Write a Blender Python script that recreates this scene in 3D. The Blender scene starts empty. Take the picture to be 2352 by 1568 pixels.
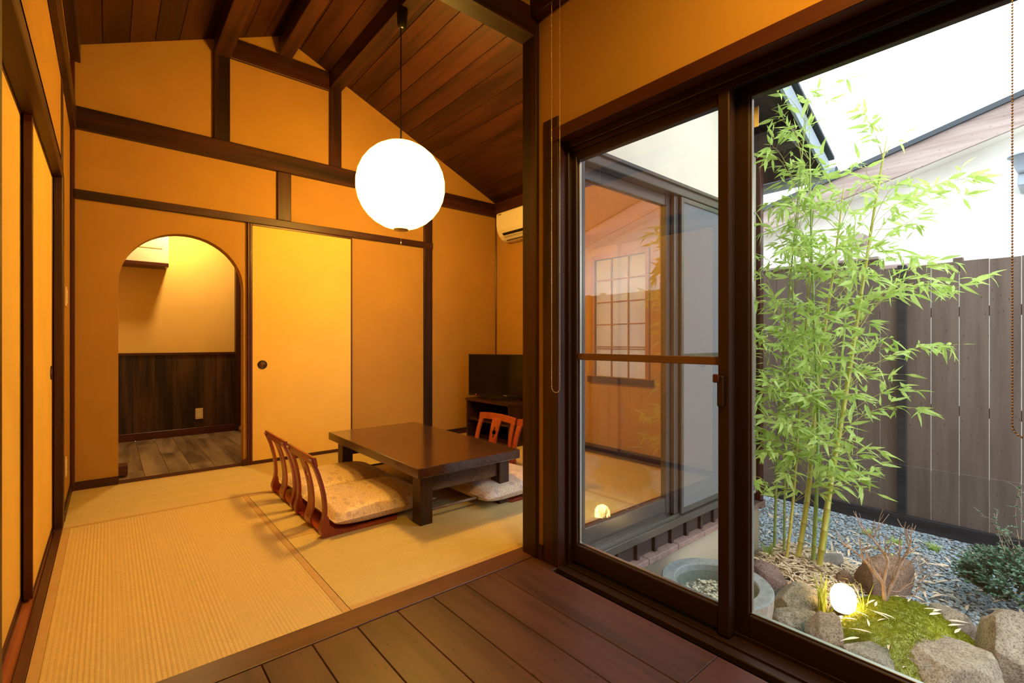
import bpy, bmesh, math, random
import numpy as np
from mathutils import Vector, Matrix, noise
random.seed(7)
PI = math.pi
SC = bpy.context.scene
COL = SC.collection

# ---------------------------------------------------------------- camera, sky, exposure, large lights
cam_d = bpy.data.cameras.new('camera')
cam_d.sensor_width = 36.0
cam_d.lens = 1097.0 / 2352.0 * 36.0
cam_d.clip_start = 0.01
cam = bpy.data.objects.new('camera', cam_d)
COL.objects.link(cam)
cam.location = (0, 0, 1.05)
cam.rotation_euler = (PI / 2, 0, -math.radians(40.2))
SC.camera = cam

world = bpy.data.worlds.new('overcast_sky')
SC.world = world
world.use_nodes = True
_bg = world.node_tree.nodes['Background']
_bg.inputs[0].default_value = (0.86, 0.94, 1.0, 1)
_bg.inputs[1].default_value = 4.7

SC.view_settings.view_transform = 'Standard'
SC.view_settings.look = 'None'
SC.view_settings.exposure = 0.0
SC.view_settings.gamma = 1.0
SC.view_settings.use_curve_mapping = False

LANTERN_POWER = 9.0
BULB_W = 160.0        # radiance of the paper globe
NEAR_LAMP = 160.0
HALL_LAMP = 20.0
WARM = (1.0, 0.53, 0.075)
HALLC = (1.0, 0.64, 0.22)

# ---------------------------------------------------------------- materials
def mat_new(name):
    m = bpy.data.materials.new(name)
    m.use_nodes = True
    nt = m.node_tree
    return m, nt, nt.nodes['Principled BSDF']

def nd(nt, t, **kw):
    n = nt.nodes.new(t)
    for k, v in kw.items():
        setattr(n, k, v)
    return n

def ramp(nt, fac, stops):
    r = nd(nt, 'ShaderNodeValToRGB')
    e = r.color_ramp.elements
    while len(e) < len(stops):
        e.new(0.5)
    for i, (p, c) in enumerate(stops):
        e[i].position = p
        e[i].color = (c[0], c[1], c[2], 1)
    nt.links.new(fac, r.inputs[0])
    return r.outputs[0]

def coords(nt, scale, rot=(0, 0, 0), rnd=True):
    tc = nd(nt, 'ShaderNodeTexCoord')
    src = tc.outputs['Object']
    if rnd:
        oi = nd(nt, 'ShaderNodeObjectInfo')
        mul = nd(nt, 'ShaderNodeMath', operation='MULTIPLY')
        mul.inputs[1].default_value = 37.0
        nt.links.new(oi.outputs['Random'], mul.inputs[0])
        add = nd(nt, 'ShaderNodeVectorMath', operation='ADD')
        nt.links.new(src, add.inputs[0])
        nt.links.new(mul.outputs[0], add.inputs[1])
        src = add.outputs[0]
    mp = nd(nt, 'ShaderNodeMapping')
    mp.inputs['Scale'].default_value = scale
    mp.inputs['Rotation'].default_value = rot
    nt.links.new(src, mp.inputs[0])
    return mp.outputs[0]

def noise_n(nt, vec, scale, detail=4, rough=0.55):
    n = nd(nt, 'ShaderNodeTexNoise')
    n.inputs['Scale'].default_value = scale
    n.inputs['Detail'].default_value = detail
    n.inputs['Roughness'].default_value = rough
    if vec is not None:
        nt.links.new(vec, n.inputs['Vector'])
    return n.outputs[0]

def bump(nt, bsdf, h, strength, dist=0.002):
    b = nd(nt, 'ShaderNodeBump')
    b.inputs['Strength'].default_value = strength
    b.inputs['Distance'].default_value = dist
    nt.links.new(h, b.inputs['Height'])
    nt.links.new(b.outputs[0], bsdf.inputs['Normal'])

def plain(name, col, rough=0.6, metal=0.0, spec=0.5, var=0.0):
    m, nt, b = mat_new(name)
    b.inputs['Base Color'].default_value = (*col, 1)
    b.inputs['Roughness'].default_value = rough
    b.inputs['Metallic'].default_value = metal
    b.inputs['Specular IOR Level'].default_value = spec
    v = coords(nt, (1, 1, 1))
    n = noise_n(nt, v, 60, 3)
    c = ramp(nt, n, [(0.3, tuple(x * (1 - var) for x in col)), (0.7, tuple(min(1, x * (1 + var)) for x in col))])
    nt.links.new(c, b.inputs['Base Color'])
    return m

def wood(name, dark, light, axis, rough=0.45, knots=True, fine=28.0, spec=0.4):
    m, nt, b = mat_new(name)
    s = [fine, fine, fine]
    s['xyz'.index(axis)] = 1.1
    v = coords(nt, tuple(s))
    n1 = noise_n(nt, v, 1.0, 6, 0.6)
    s2 = [5.0, 5.0, 5.0]
    s2['xyz'.index(axis)] = 0.7
    v2 = coords(nt, tuple(s2))
    n2 = noise_n(nt, v2, 1.0, 3, 0.5)
    mx = nd(nt, 'ShaderNodeMath', operation='ADD')
    mul = nd(nt, 'ShaderNodeMath', operation='MULTIPLY'); mul.inputs[1].default_value = 0.5
    nt.links.new(n2, mul.inputs[0])
    mul1 = nd(nt, 'ShaderNodeMath', operation='MULTIPLY'); mul1.inputs[1].default_value = 0.5
    nt.links.new(n1, mul1.inputs[0])
    nt.links.new(mul.outputs[0], mx.inputs[0]); nt.links.new(mul1.outputs[0], mx.inputs[1])
    c = ramp(nt, mx.outputs[0], [(0.41, dark), (0.50, tuple((a + q) / 2 for a, q in zip(dark, light))), (0.60, light)])
    if knots:
        s3 = [7.0, 7.0, 7.0]
        s3['xyz'.index(axis)] = 2.2
        v3 = coords(nt, tuple(s3))
        vo = nd(nt, 'ShaderNodeTexVoronoi')
        nt.links.new(v3, vo.inputs['Vector'])
        kf = ramp(nt, vo.outputs['Distance'], [(0.04, (1, 1, 1)), (0.15, (0, 0, 0))])
        mix = nd(nt, 'ShaderNodeMix', data_type='RGBA')
        nt.links.new(kf, mix.inputs[0])
        nt.links.new(c, mix.inputs[6])
        mix.inputs[7].default_value = (*[x * 0.45 for x in dark], 1)
        c = mix.outputs[2]
    nt.links.new(c, b.inputs['Base Color'])
    b.inputs['Roughness'].default_value = rough
    b.inputs['Specular IOR Level'].default_value = spec
    bump(nt, b, n1, 0.25, 0.001)
    return m

def plaster(name, col, bs=0.35, scale=260):
    m, nt, b = mat_new(name)
    v = coords(nt, (1, 1, 1), rnd=False)
    n = noise_n(nt, v, scale, 4, 0.6)
    n2 = noise_n(nt, v, 2.5, 3)
    c = ramp(nt, n2, [(0.3, tuple(x * 0.95 for x in col)), (0.7, tuple(min(1, x * 1.05) for x in col))])
    nt.links.new(c, b.inputs['Base Color'])
    b.inputs['Roughness'].default_value = 0.95
    b.inputs['Specular IOR Level'].default_value = 0.1
    bump(nt, b, n, bs, 0.002)
    return m

def emit(name, col, strength):
    m, nt, b = mat_new(name)
    b.inputs['Base Color'].default_value = (0.9, 0.85, 0.75, 1)
    b.inputs['Emission Color'].default_value = (*col, 1)
    b.inputs['Emission Strength'].default_value = strength
    return m

def glass(name, tint=(1, 1, 1), ior=1.6):
    m = bpy.data.materials.new(name)
    m.use_nodes = True
    nt = m.node_tree
    nt.nodes.clear()
    out = nd(nt, 'ShaderNodeOutputMaterial')
    mix = nd(nt, 'ShaderNodeMixShader')
    tr = nd(nt, 'ShaderNodeBsdfTransparent')
    tr.inputs[0].default_value = (*tint, 1)
    gl = nd(nt, 'ShaderNodeBsdfGlossy')
    gl.inputs['Roughness'].default_value = 0.0
    fr = nd(nt, 'ShaderNodeFresnel')
    ge = nd(nt, 'ShaderNodeNewGeometry')          # same reflectance from either side of a thin pane
    mm = nd(nt, 'ShaderNodeMix', data_type='FLOAT')
    mm.inputs[2].default_value = ior
    mm.inputs[3].default_value = 1.0 / ior
    nt.links.new(ge.outputs['Backfacing'], mm.inputs[0])
    nt.links.new(mm.outputs[0], fr.inputs[0])
    nt.links.new(fr.outputs[0], mix.inputs[0])
    nt.links.new(tr.outputs[0], mix.inputs[1])
    nt.links.new(gl.outputs[0], mix.inputs[2])
    nt.links.new(mix.outputs[0], out.inputs[0])
    return m

def weave(name, c1, c2, axis_rot=0.0):
    m, nt, b = mat_new(name)
    v = coords(nt, (1, 1, 1), rot=(0, 0, axis_rot), rnd=False)
    br = nd(nt, 'ShaderNodeTexBrick')
    br.offset = 0.5
    br.inputs['Scale'].default_value = 1.0
    br.inputs['Brick Width'].default_value = 0.034
    br.inputs['Row Height'].default_value = 0.0135
    br.inputs['Mortar Size'].default_value = 0.0009
    br.inputs['Mortar Smooth'].default_value = 0.6
    br.inputs['Color1'].default_value = (*c1, 1)
    br.inputs['Color2'].default_value = (*[x * 0.93 for x in c1], 1)
    br.inputs['Mortar'].default_value = (*c2, 1)
    nt.links.new(v, br.inputs['Vector'])
    v2 = coords(nt, (40, 900, 40), rot=(0, 0, axis_rot), rnd=False)
    n = noise_n(nt, v2, 1.0, 2)
    mx = nd(nt, 'ShaderNodeMix', data_type='RGBA', blend_type='MULTIPLY')
    mx.inputs[0].default_value = 0.35
    nt.links.new(br.outputs['Color'], mx.inputs[6])
    nt.links.new(ramp(nt, n, [(0.3, (0.75, 0.75, 0.7)), (0.7, (1, 1, 1))]), mx.inputs[7])
    nt.links.new(mx.outputs[2], b.inputs['Base Color'])
    b.inputs['Roughness'].default_value = 0.6
    b.inputs['Specular IOR Level'].default_value = 0.35
    bump(nt, b, br.outputs['Fac'], -0.3, 0.001)
    return m

def stone(name, ca, cb, cc=None, scale=6.0, bs=0.7, pits=False):
    m, nt, b = mat_new(name)
    v = coords(nt, (1, 1, 1))
    n = noise_n(nt, v, scale, 8, 0.65)
    n2 = noise_n(nt, v, scale * 9, 6, 0.7)
    st = [(0.32, ca), (0.58, cb)]
    if cc: st.append((0.72, cc))
    c = ramp(nt, n, st)
    mx = nd(nt, 'ShaderNodeMix', data_type='RGBA', blend_type='MULTIPLY')
    mx.inputs[0].default_value = 0.6
    nt.links.new(c, mx.inputs[6])
    nt.links.new(ramp(nt, n2, [(0.35, (0.55, 0.55, 0.55)), (0.6, (1, 1, 1))]), mx.inputs[7])
    col = mx.outputs[2]
    if pits:
        v3 = coords(nt, (1, 1, 1))
        n3 = noise_n(nt, v3, 110, 3, 0.8)
        m3 = nd(nt, 'ShaderNodeMix', data_type='RGBA', blend_type='MULTIPLY')
        m3.inputs[0].default_value = 0.75
        nt.links.new(col, m3.inputs[6])
        nt.links.new(ramp(nt, n3, [(0.40, (0.25, 0.24, 0.22)), (0.50, (1, 1, 1))]), m3.inputs[7])
        col = m3.outputs[2]
    nt.links.new(col, b.inputs['Base Color'])
    b.inputs['Roughness'].default_value = 0.9
    bump(nt, b, n2, bs, 0.012 if pits else 0.006)
    return m

def leaf_mat(name, ca, cb, trans=0.5):
    m, nt, b = mat_new(name)
    oi = nd(nt, 'ShaderNodeObjectInfo')
    v = coords(nt, (1, 1, 1))
    n = noise_n(nt, v, 3.0, 2)
    c = ramp(nt, n, [(0.3, ca), (0.7, cb)])
    nt.links.new(c, b.inputs['Base Color'])
    b.inputs['Roughness'].default_value = 0.45
    tl = nd(nt, 'ShaderNodeBsdfTranslucent')
    nt.links.new(c, tl.inputs[0])
    mx = nd(nt, 'ShaderNodeMixShader')
    mx.inputs[0].default_value = trans
    nt.links.new(b.outputs[0], mx.inputs[1])
    nt.links.new(tl.outputs[0], mx.inputs[2])
    nt.links.new(mx.outputs[0], nt.nodes['Material Output'].inputs[0])
    return m

PLASTER = plaster('ochre_plaster', (0.42, 0.235, 0.062))
PLASTER_HALL = plaster('pale_hall_plaster', (0.78, 0.56, 0.20), 0.6, 120)
EXT = plaster('cream_outer_plaster', (0.62, 0.58, 0.47), 0.5, 200)
PAPER = plaster('fusuma_paper', (0.80, 0.55, 0.15), 0.08, 500)
DK, LT = (0.013, 0.0042, 0.0036), (0.062, 0.0170, 0.011)
WX = wood('dark_wood_along_x', DK, LT, 'x')
WY = wood('dark_wood_along_y', DK, LT, 'y')
WZ = wood('dark_wood_upright', DK, LT, 'z')
CEIL = wood('ceiling_board_wood', (0.015, 0.0042, 0.003), (0.054, 0.0150, 0.009), 'y', 0.42)
FLOORW = wood('floor_board_wood', (0.032, 0.012, 0.0105), (0.080, 0.031, 0.026), 'y', 0.42, fine=20)
FLOORX = wood('threshold_wood', (0.050, 0.017, 0.012), (0.110, 0.040, 0.026), 'x', 0.38, fine=20)
LACQ = wood('red_brown_rail', (0.050, 0.010, 0.008), (0.085, 0.020, 0.013), 'z', 0.35, knots=False)
LACQX = wood('red_brown_rail_x', (0.050, 0.014, 0.010), (0.085, 0.026, 0.016), 'x', 0.35, knots=False)
LACQY = wood('red_brown_rail_y', (0.050, 0.014, 0.010), (0.085, 0.026, 0.016), 'y', 0.35, knots=False)
SILLRED = wood('worn_red_sill', (0.22, 0.045, 0.02), (0.42, 0.15, 0.07), 'y', 0.4, knots=False)
TABLEW = wood('table_wood', (0.036, 0.012, 0.008), (0.075, 0.028, 0.017), 'y', 0.2, knots=False, fine=40, spec=0.5)
TABLEW.node_tree.nodes['Principled BSDF'].inputs['Coat Weight'].default_value = 0.6
TABLEW.node_tree.nodes['Principled BSDF'].inputs['Coat Roughness'].default_value = 0.12
TABLEZ = wood('table_leg_wood', (0.030, 0.012, 0.008), (0.07, 0.028, 0.018), 'z', 0.40, knots=False, fine=40)
CHAIRW = wood('red_chair_wood', (0.20, 0.026, 0.008), (0.30, 0.048, 0.014), 'z', 0.28, knots=False, fine=20, spec=0.6)
HALLW = wood('hall_wainscot_wood', (0.016, 0.009, 0.007), (0.095, 0.050, 0.035), 'z', 0.5, fine=16)
TILE = wood('hall_floor_wood', (0.085, 0.058, 0.048), (0.27, 0.205, 0.17), 'y', 0.45, knots=False, fine=9)
ALU = plain('bronze_aluminium', (0.042, 0.021, 0.015), 0.36, 0.35, 0.5, 0.05)
ALUX = plain('sky_toned_outer_aluminium', (0.15, 0.145, 0.145), 0.26, 0.7, 0.5, 0.05)  # paler copy of the bronze frames, sky reflection put into the base colour
ALUD = plain('black_seal', (0.006, 0.006, 0.007), 0.5)
GLASS = glass('window_glass')
GLASS2 = glass('courtyard_glass', (0.97, 0.98, 0.97), 1.62)
TATAMI_X = weave('tatami_rush_x', (0.62, 0.50, 0.24), (0.44, 0.34, 0.15), 0.0)
TATAMI_Y = weave('tatami_rush_y', (0.68, 0.53, 0.27), (0.48, 0.36, 0.17), PI / 2)
HERI = plain('tan_mat_border', (0.50, 0.34, 0.16), 0.8, var=0.06)
WHITE = plain('white_plastic', (0.80, 0.76, 0.68), 0.35, var=0.01)
IVORY = plain('ivory_plate', (0.75, 0.60, 0.40), 0.4, var=0.01)
BLACK = plain('black_plastic', (0.006, 0.006, 0.007), 0.3)
SCREEN = plain('black_screen', (0.003, 0.003, 0.004), 0.12)
BRASS = plain('bead_metal', (0.62, 0.50, 0.38), 0.28, 1.0)
BEADB = plain('brown_bead', (0.42, 0.26, 0.15), 0.3, 0.7)
STEEL = plain('steel', (0.5, 0.5, 0.48), 0.3, 1.0)
FENCE = wood('fence_board_wood', (0.11, 0.080, 0.066), (0.165, 0.122, 0.102), 'z', 0.8, fine=14)
FRAIL = wood('fence_rail_wood', (0.012, 0.012, 0.015), (0.030, 0.029, 0.033), 'y', 0.7)
PAPERW = leaf_mat('shoji_paper', (0.80, 0.78, 0.80), (0.84, 0.82, 0.84), 0.6)
SHOJIW = wood('shoji_lattice_wood', (0.30, 0.13, 0.05), (0.42, 0.20, 0.08), 'z', 0.5, knots=False)
CONC = plaster('grey_beige_concrete', (0.42, 0.38, 0.30), 0.6, 60)
LEDGE = stone('purple_brown_ledge', (0.20, 0.13, 0.12), (0.30, 0.21, 0.19), None, 20, 0.2)
SOIL = stone('garden_soil', (0.16, 0.13, 0.10), (0.28, 0.24, 0.19), None, 14, 0.6)
GRAVEL = stone('blue_grey_gravel', (0.22, 0.29, 0.34), (0.42, 0.51, 0.56), (0.62, 0.70, 0.72), 30, 0.2)
PEBBLE = stone('white_pebble', (0.62, 0.61, 0.57), (0.80, 0.79, 0.75), None, 8, 0.1)
MOSS = leaf_mat('moss', (0.17, 0.22, 0.012), (0.42, 0.46, 0.04), 0.2)
LEAF = leaf_mat('bamboo_leaf', (0.36, 0.54, 0.10), (0.62, 0.76, 0.24), 0.5)
CULM = wood('bamboo_culm', (0.34, 0.34, 0.05), (0.55, 0.50, 0.12), 'z', 0.35, knots=False, fine=10)
CULM2 = wood('green_bamboo_culm', (0.20, 0.32, 0.08), (0.36, 0.46, 0.14), 'z', 0.35, knots=False, fine=10)
NODE = plain('culm_node_ring', (0.30, 0.24, 0.09), 0.6, var=0.1)
TWIG = plain('twig', (0.42, 0.38, 0.10), 0.6, var=0.2)
BARK = stone('bare_shrub_bark', (0.26, 0.17, 0.12), (0.46, 0.33, 0.24), None, 12, 0.3)
EVER = leaf_mat('evergreen_leaf', (0.045, 0.13, 0.065), (0.13, 0.27, 0.15), 0.15)
GRASS = leaf_mat('grass_blade', (0.35, 0.42, 0.06), (0.60, 0.62, 0.14), 0.4)
MONDO = leaf_mat('dark_grass_blade', (0.02, 0.06, 0.04), (0.07, 0.14, 0.10), 0.1)
STRAW = plain('dry_leaf', (0.66, 0.54, 0.38), 0.8, var=0.3)
ROOFM = plain('dark_roof_metal', (0.035, 0.045, 0.055), 0.6, var=0.1)
SOFFIT = wood('dark_soffit_wood', (0.020, 0.014, 0.014), (0.05, 0.034, 0.032), 'x', 0.7)
GUTTER = plain('grey_blue_gutter', (0.30, 0.36, 0.42), 0.4, var=0.03)
NBWALL = plaster('white_neighbour_plaster', (0.82, 0.80, 0.74), 0.2, 80)
NBWOOD = wood('pale_weathered_fascia', (0.26, 0.19, 0.165), (0.40, 0.32, 0.29), 'y', 0.8)

# ---------------------------------------------------------------- object helpers
WL = {}

def link(o, loc=(0, 0, 0), parent=None):
    COL.objects.link(o)
    loc = Vector(loc)
    WL[o.name] = loc
    if parent is not None:
        o.parent = parent
        o.location = loc - WL[parent.name]
    else:
        o.location = loc
    return o

def mesh_obj(name, bm, mat, loc=(0, 0, 0), parent=None, smooth=False):
    me = bpy.data.meshes.new(name)
    bm.normal_update()
    bm.to_mesh(me)
    bm.free()
    me.materials.append(mat)
    if smooth:
        me.polygons.foreach_set('use_smooth', [True] * len(me.polygons))
    return link(bpy.data.objects.new(name, me), loc, parent)

def raw_obj(name, V, F, mat, loc=(0, 0, 0), parent=None, smooth=False):
    me = bpy.data.meshes.new(name)
    V = np.asarray(V, dtype=np.float32).reshape(-1, 3)
    F = np.asarray(F, dtype=np.int32)
    k = F.shape[1]
    me.vertices.add(len(V)); me.vertices.foreach_set('co', V.ravel())
    me.loops.add(F.size); me.loops.foreach_set('vertex_index', F.ravel())
    me.polygons.add(len(F))
    me.polygons.foreach_set('loop_start', np.arange(0, F.size, k, dtype=np.int32))
    me.update(calc_edges=True)
    me.validate()
    me.materials.append(mat)
    if smooth:
        me.polygons.foreach_set('use_smooth', [True] * len(me.polygons))
    return link(bpy.data.objects.new(name, me), loc, parent)

def tag(o, label=None, cat=None, group=None, kind=None):
    if label: o['label'] = label
    if cat: o['category'] = cat
    if group: o['group'] = group
    if kind: o['kind'] = kind
    return o

def thing(name, loc, label, cat, group=None):
    o = bpy.data.objects.new(name, None)
    o.empty_display_size = 0.1
    link(o, loc)
    return tag(o, label, cat, group)

def bm_box(bm, x0, x1, y0, y1, z0, z1, bev=0.0):
    r = bmesh.ops.create_cube(bm, size=1.0)
    vs = r['verts']
    for v in vs:
        v.co = Vector(((x0 + x1) / 2 + v.co.x * (x1 - x0), (y0 + y1) / 2 + v.co.y * (y1 - y0), (z0 + z1) / 2 + v.co.z * (z1 - z0)))
    if bev > 0:
        es = list({e for v in vs for e in v.link_edges})
        bmesh.ops.bevel(bm, geom=es, offset=bev, segments=1, affect='EDGES', profile=0.5)

def box(name, x0, x1, y0, y1, z0, z1, mat, parent=None, bev=0.002):
    bm = bmesh.new()
    cx, cy, cz = (x0 + x1) / 2, (y0 + y1) / 2, (z0 + z1) / 2
    bev = min(bev, (x1 - x0) / 4, (y1 - y0) / 4, (z1 - z0) / 4)
    bm_box(bm, x0 - cx, x1 - cx, y0 - cy, y1 - cy, z0 - cz, z1 - cz, bev)
    return mesh_obj(name, bm, mat, (cx, cy, cz), parent)

def struct_box(name, *a, **k):
    o = box(name, *a, **k)
    o['kind'] = 'structure'
    return o

def prism(name, pts, axis, a0, a1, mat, parent=None, holes=(), origin=(0, 0, 0)):
    """polygon pts (2D in the plane normal to axis) extruded from a0 to a1 along axis"""
    bm = bmesh.new()
    ed = []
    for loop in [pts] + list(holes):
        vs = []
        for (p, q) in loop:
            c = {'x': (a0, p, q), 'y': (p, a0, q), 'z': (p, q, a0)}[axis]
            vs.append(bm.verts.new(Vector(c) - Vector(origin)))
        for i in range(len(vs)):
            ed.append(bm.edges.new((vs[i], vs[(i + 1) % len(vs)])))
    if holes or len(vs) > 4:
        bmesh.ops.triangle_fill(bm, use_beauty=True, use_dissolve=False, edges=ed)
    else:
        bm.faces.new(vs)
    r = bmesh.ops.extrude_face_region(bm, geom=list(bm.faces))
    d = Vector({'x': (a1 - a0, 0, 0), 'y': (0, a1 - a0, 0), 'z': (0, 0, a1 - a0)}[axis])
    for g in r['geom']:
        if isinstance(g, bmesh.types.BMVert):
            g.co += d
    bmesh.ops.recalc_face_normals(bm, faces=list(bm.faces))
    return mesh_obj(name, bm, mat, origin, parent)

def lathe_bm(prof, seg=32, bm=None, off=(0, 0, 0), close=False):
    bm = bm or bmesh.new()
    rings = []
    for (r, z) in prof:
        rings.append([bm.verts.new((off[0] + r * math.cos(2 * PI * i / seg), off[1] + r * math.sin(2 * PI * i / seg), off[2] + z)) for i in range(seg)])
    for a, b_ in zip(rings, rings[1:]):
        for i in range(seg):
            j = (i + 1) % seg
            bm.faces.new((a[i], a[j], b_[j], b_[i]))
    if prof[0][0] > 1e-6: bm.faces.new(list(reversed(rings[0])))
    if prof[-1][0] > 1e-6: bm.faces.new(rings[-1])
    bmesh.ops.remove_doubles(bm, verts=list(bm.verts), dist=1e-6)
    return bm

def tube_arrays(pts, rad, seg=6):
    """swept tube, returns V,F (quads)"""
    pts = [Vector(p) for p in pts]
    n = len(pts)
    if not hasattr(rad, '__len__'): rad = [rad] * n
    V, F = [], []
    up = Vector((0.3, 0.2, 1)).normalized()
    for i, p in enumerate(pts):
        t = (pts[min(i + 1, n - 1)] - pts[max(i - 1, 0)]).normalized()
        a = t.cross(up)
        if a.length < 0.05: a = t.cross(Vector((1, 0, 0)))
        a.normalize()
        b_ = t.cross(a).normalized()
        for k in range(seg):
            w = 2 * PI * k / seg
            V.append(p + (a * math.cos(w) + b_ * math.sin(w)) * rad[i])
    for i in range(n - 1):
        for k in range(seg):
            l = (k + 1) % seg
            F.append((i * seg + k, i * seg + l, (i + 1) * seg + l, (i + 1) * seg + k))
    return V, F

class Acc:
    def __init__(s): s.V = []; s.F = []
    def add(s, V, F):
        o = len(s.V)
        s.V.extend([tuple(v) for v in V]); s.F.extend([tuple(i + o for i in f) for f in F])
    def build(s, name, mat, loc=(0, 0, 0), parent=None, smooth=True):
        L = Vector(loc)
        V = np.array(s.V) - np.array(L)
        return raw_obj(name, V, s.F, mat, loc, parent, smooth)

def tube(name, pts, rad, mat, parent=None, seg=8, loc=None):
    loc = loc if loc is not None else tuple(pts[0])
    a = Acc(); a.add(*tube_arrays(pts, rad, seg))
    return a.build(name, mat, loc, parent)

def smoothpts(pts, n):
    """catmull-rom through pts"""
    P = [Vector(p) for p in pts]
    P = [P[0] * 2 - P[1]] + P + [P[-1] * 2 - P[-2]]
    out = []
    for i in range(1, len(P) - 2):
        for k in range(n):
            t = k / n
            a, b_, c, d = P[i - 1], P[i], P[i + 1], P[i + 2]
            out.append(0.5 * ((2 * b_) + (c - a) * t + (2 * a - 5 * b_ + 4 * c - d) * t * t + (3 * b_ - a - 3 * c + d) * t ** 3))
    out.append(P[-2])
    return out

def copy_tree(o, parent=None):
    c = o.copy()
    COL.objects.link(c)
    c.parent = parent
    for ch in list(o.children):
        copy_tree(ch, c)
    return c

# ================================================================= ROOM SHELL
XL, XR, YB, YF = -0.205, 3.60, 4.56, 1.74      # tatami room: left wall, right wall, back wall, divider
RX, RZ, SL, SR = 1.183, 3.766, 0.459, 0.4345   # ridge and the two roof pitches
def roof_z(x): return RZ - (SL * (RX - x) if x < RX else SR * (x - RX))

# back wall with arched opening, gable top
arch = [(0.056, 0.0), (0.056, 1.49)]
for i in range(1, 24):
    w = PI - PI * i / 24
    arch.append((0.4655 + 0.4095 * math.cos(w), 1.49 + 0.408 * math.sin(w)))
arch += [(0.875, 1.49), (0.875, 0.0)]
prism('wall_back', [(-0.32, 0), *arch, (3.75, 0), (3.75, roof_z(3.75) - 0.0), (RX, RZ), (-0.32, roof_z(-0.32))], 'y', YB, YB + 0.11, PLASTER)['kind'] = 'structure'
# left wall of tatami room: fusuma opening y 1.83-3.68, z 0-1.99
prism('wall_left', [(1.67, 2.03), (3.705, 2.03), (3.705, 0), (4.56, 0), (4.56, 3.15), (1.67, 3.15)], 'x', XL, XL - 0.10, PLASTER)['kind'] = 'structure'
struct_box('wall_closet_back', -0.42, -0.36, 1.60, 3.75, -0.05, 2.1, PLASTER, bev=0)
struct_box('wall_closet_end', -0.42, -0.24, 3.70, 3.80, -0.05, 2.1, PLASTER, bev=0)
struct_box('wall_closet_near', -0.42, -0.32, 1.56, 1.70, -0.05, 2.1, PLASTER, bev=0)
struct_box('wall_closet_top', -0.42, -0.205, 1.60, 3.75, 2.035, 2.1, PLASTER, bev=0)
struct_box('floor_closet', -0.42, -0.26, 1.60, 3.75, -0.12, -0.051, SOFFIT, bev=0)
prism('wall_right', [(1.79, 0), (4.56, 0), (4.56, 2.8), (1.79, 2.8)], 'x', XR, XR + 0.12, PLASTER,
      holes=[[(2.44, 0.72), (3.01, 0.72), (3.01, 1.83), (2.44, 1.83)]])['kind'] = 'structure'
# front wall of tatami room above / beside the courtyard door
prism('wall_courtyard', [(1.68, -0.02), (1.80, -0.02), (1.80, 2.03), (3.76, 2.03), (3.76, -0.02), (3.93, -0.02), (3.93, roof_z(3.93)), (1.68, roof_z(1.68))],
      'y', 1.79, 1.70, PLASTER)['kind'] = 'structure'
prism('wall_outer', [(1.74, -0.14), (1.80, -0.14), (1.80, 2.03), (3.76, 2.03), (3.76, -0.14), (3.93, -0.14), (3.93, roof_z(3.93) + 0.03), (1.74, roof_z(1.74) + 0.03)],
      'y', 1.70, 1.635, EXT)['kind'] = 'structure'
prism('wall_side_outer', [(1.70, -0.6), (4.67, -0.6), (4.67, roof_z(3.93)), (1.70, roof_z(3.93))], 'x', 3.72, 3.92, EXT,
      holes=[[(2.44, 0.72), (3.01, 0.72), (3.01, 1.83), (2.44, 1.83)]])['kind'] = 'structure'
# gable infill above the cross beam
prism('wall_divider', [(-0.32, 2.66), (1.68, 2.66), (1.68, roof_z(1.68)), (RX, RZ), (-0.32, roof_z(-0.32))], 'y', 1.70, 1.78, PLASTER)['kind'] = 'structure'

# window wall, near room
prism('wall_window', [(1.69, 0), (1.60, 0), (1.60, 2.03), (-0.06, 2.03), (-0.06, 0), (-2.4, 0), (-2.4, 2.8), (1.69, 2.8)], 'x', 1.60, 1.74, PLASTER)['kind'] = 'structure'
struct_box('wall_near_left', -1.80, -1.70, -2.4, 1.67, 0, 2.8, PLASTER, bev=0)
struct_box('wall_near_back', -1.80, 1.74, -2.5, -2.4, 0, 2.8, PLASTER, bev=0)
struct_box('wall_near_divider', -1.70, -0.32, 1.60, 1.67, 0, 2.8, PLASTER, bev=0)

# ceilings: boards one by one
def board_ceiling():
    base = prism('ceiling', [(-0.34, roof_z(-0.34) + 0.03), (RX, RZ + 0.03), (3.80, roof_z(3.80) + 0.03), (3.80, roof_z(3.80) + 0.06), (RX, RZ + 0.06), (-0.34, roof_z(-0.34) + 0.06)],
                 'y', 1.70, 4.70, SOFFIT)
    base['kind'] = 'structure'
    for side, s, xe in ((-1, SL, -0.34), (1, SR, 3.78)):
        L = abs(xe - RX) * math.sqrt(1 + s * s)
        n = round(L / 0.165)
        w = L / n
        ang = math.atan(s) * (1 if side > 0 else -1)
        for i in range(n):
            d = (i + 0.5) * w / math.sqrt(1 + s * s)
            x = RX + side * d
            z = RZ - s * d + 0.012
            bm = bmesh.new()
            bm_box(bm, -w / 2 + 0.0015, w / 2 - 0.0015, -1.42, 1.42, -0.012, 0.012, 0.002)
            o = mesh_obj('plank', bm, CEIL, (x, 3.18, z), base)
            o.rotation_euler = (0, ang, 0)
board_ceiling()
cn = struct_box('ceiling_near', -1.8, 1.74, -2.5, 1.70, 2.715, 2.76, SOFFIT, bev=0)
for i in range(18):
    x0 = -1.78 + i * 0.19
    box('plank', x0 + 0.002, x0 + 0.188, -2.39, 1.69, 2.70, 2.715, CEIL, cn, 0.002)

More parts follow.
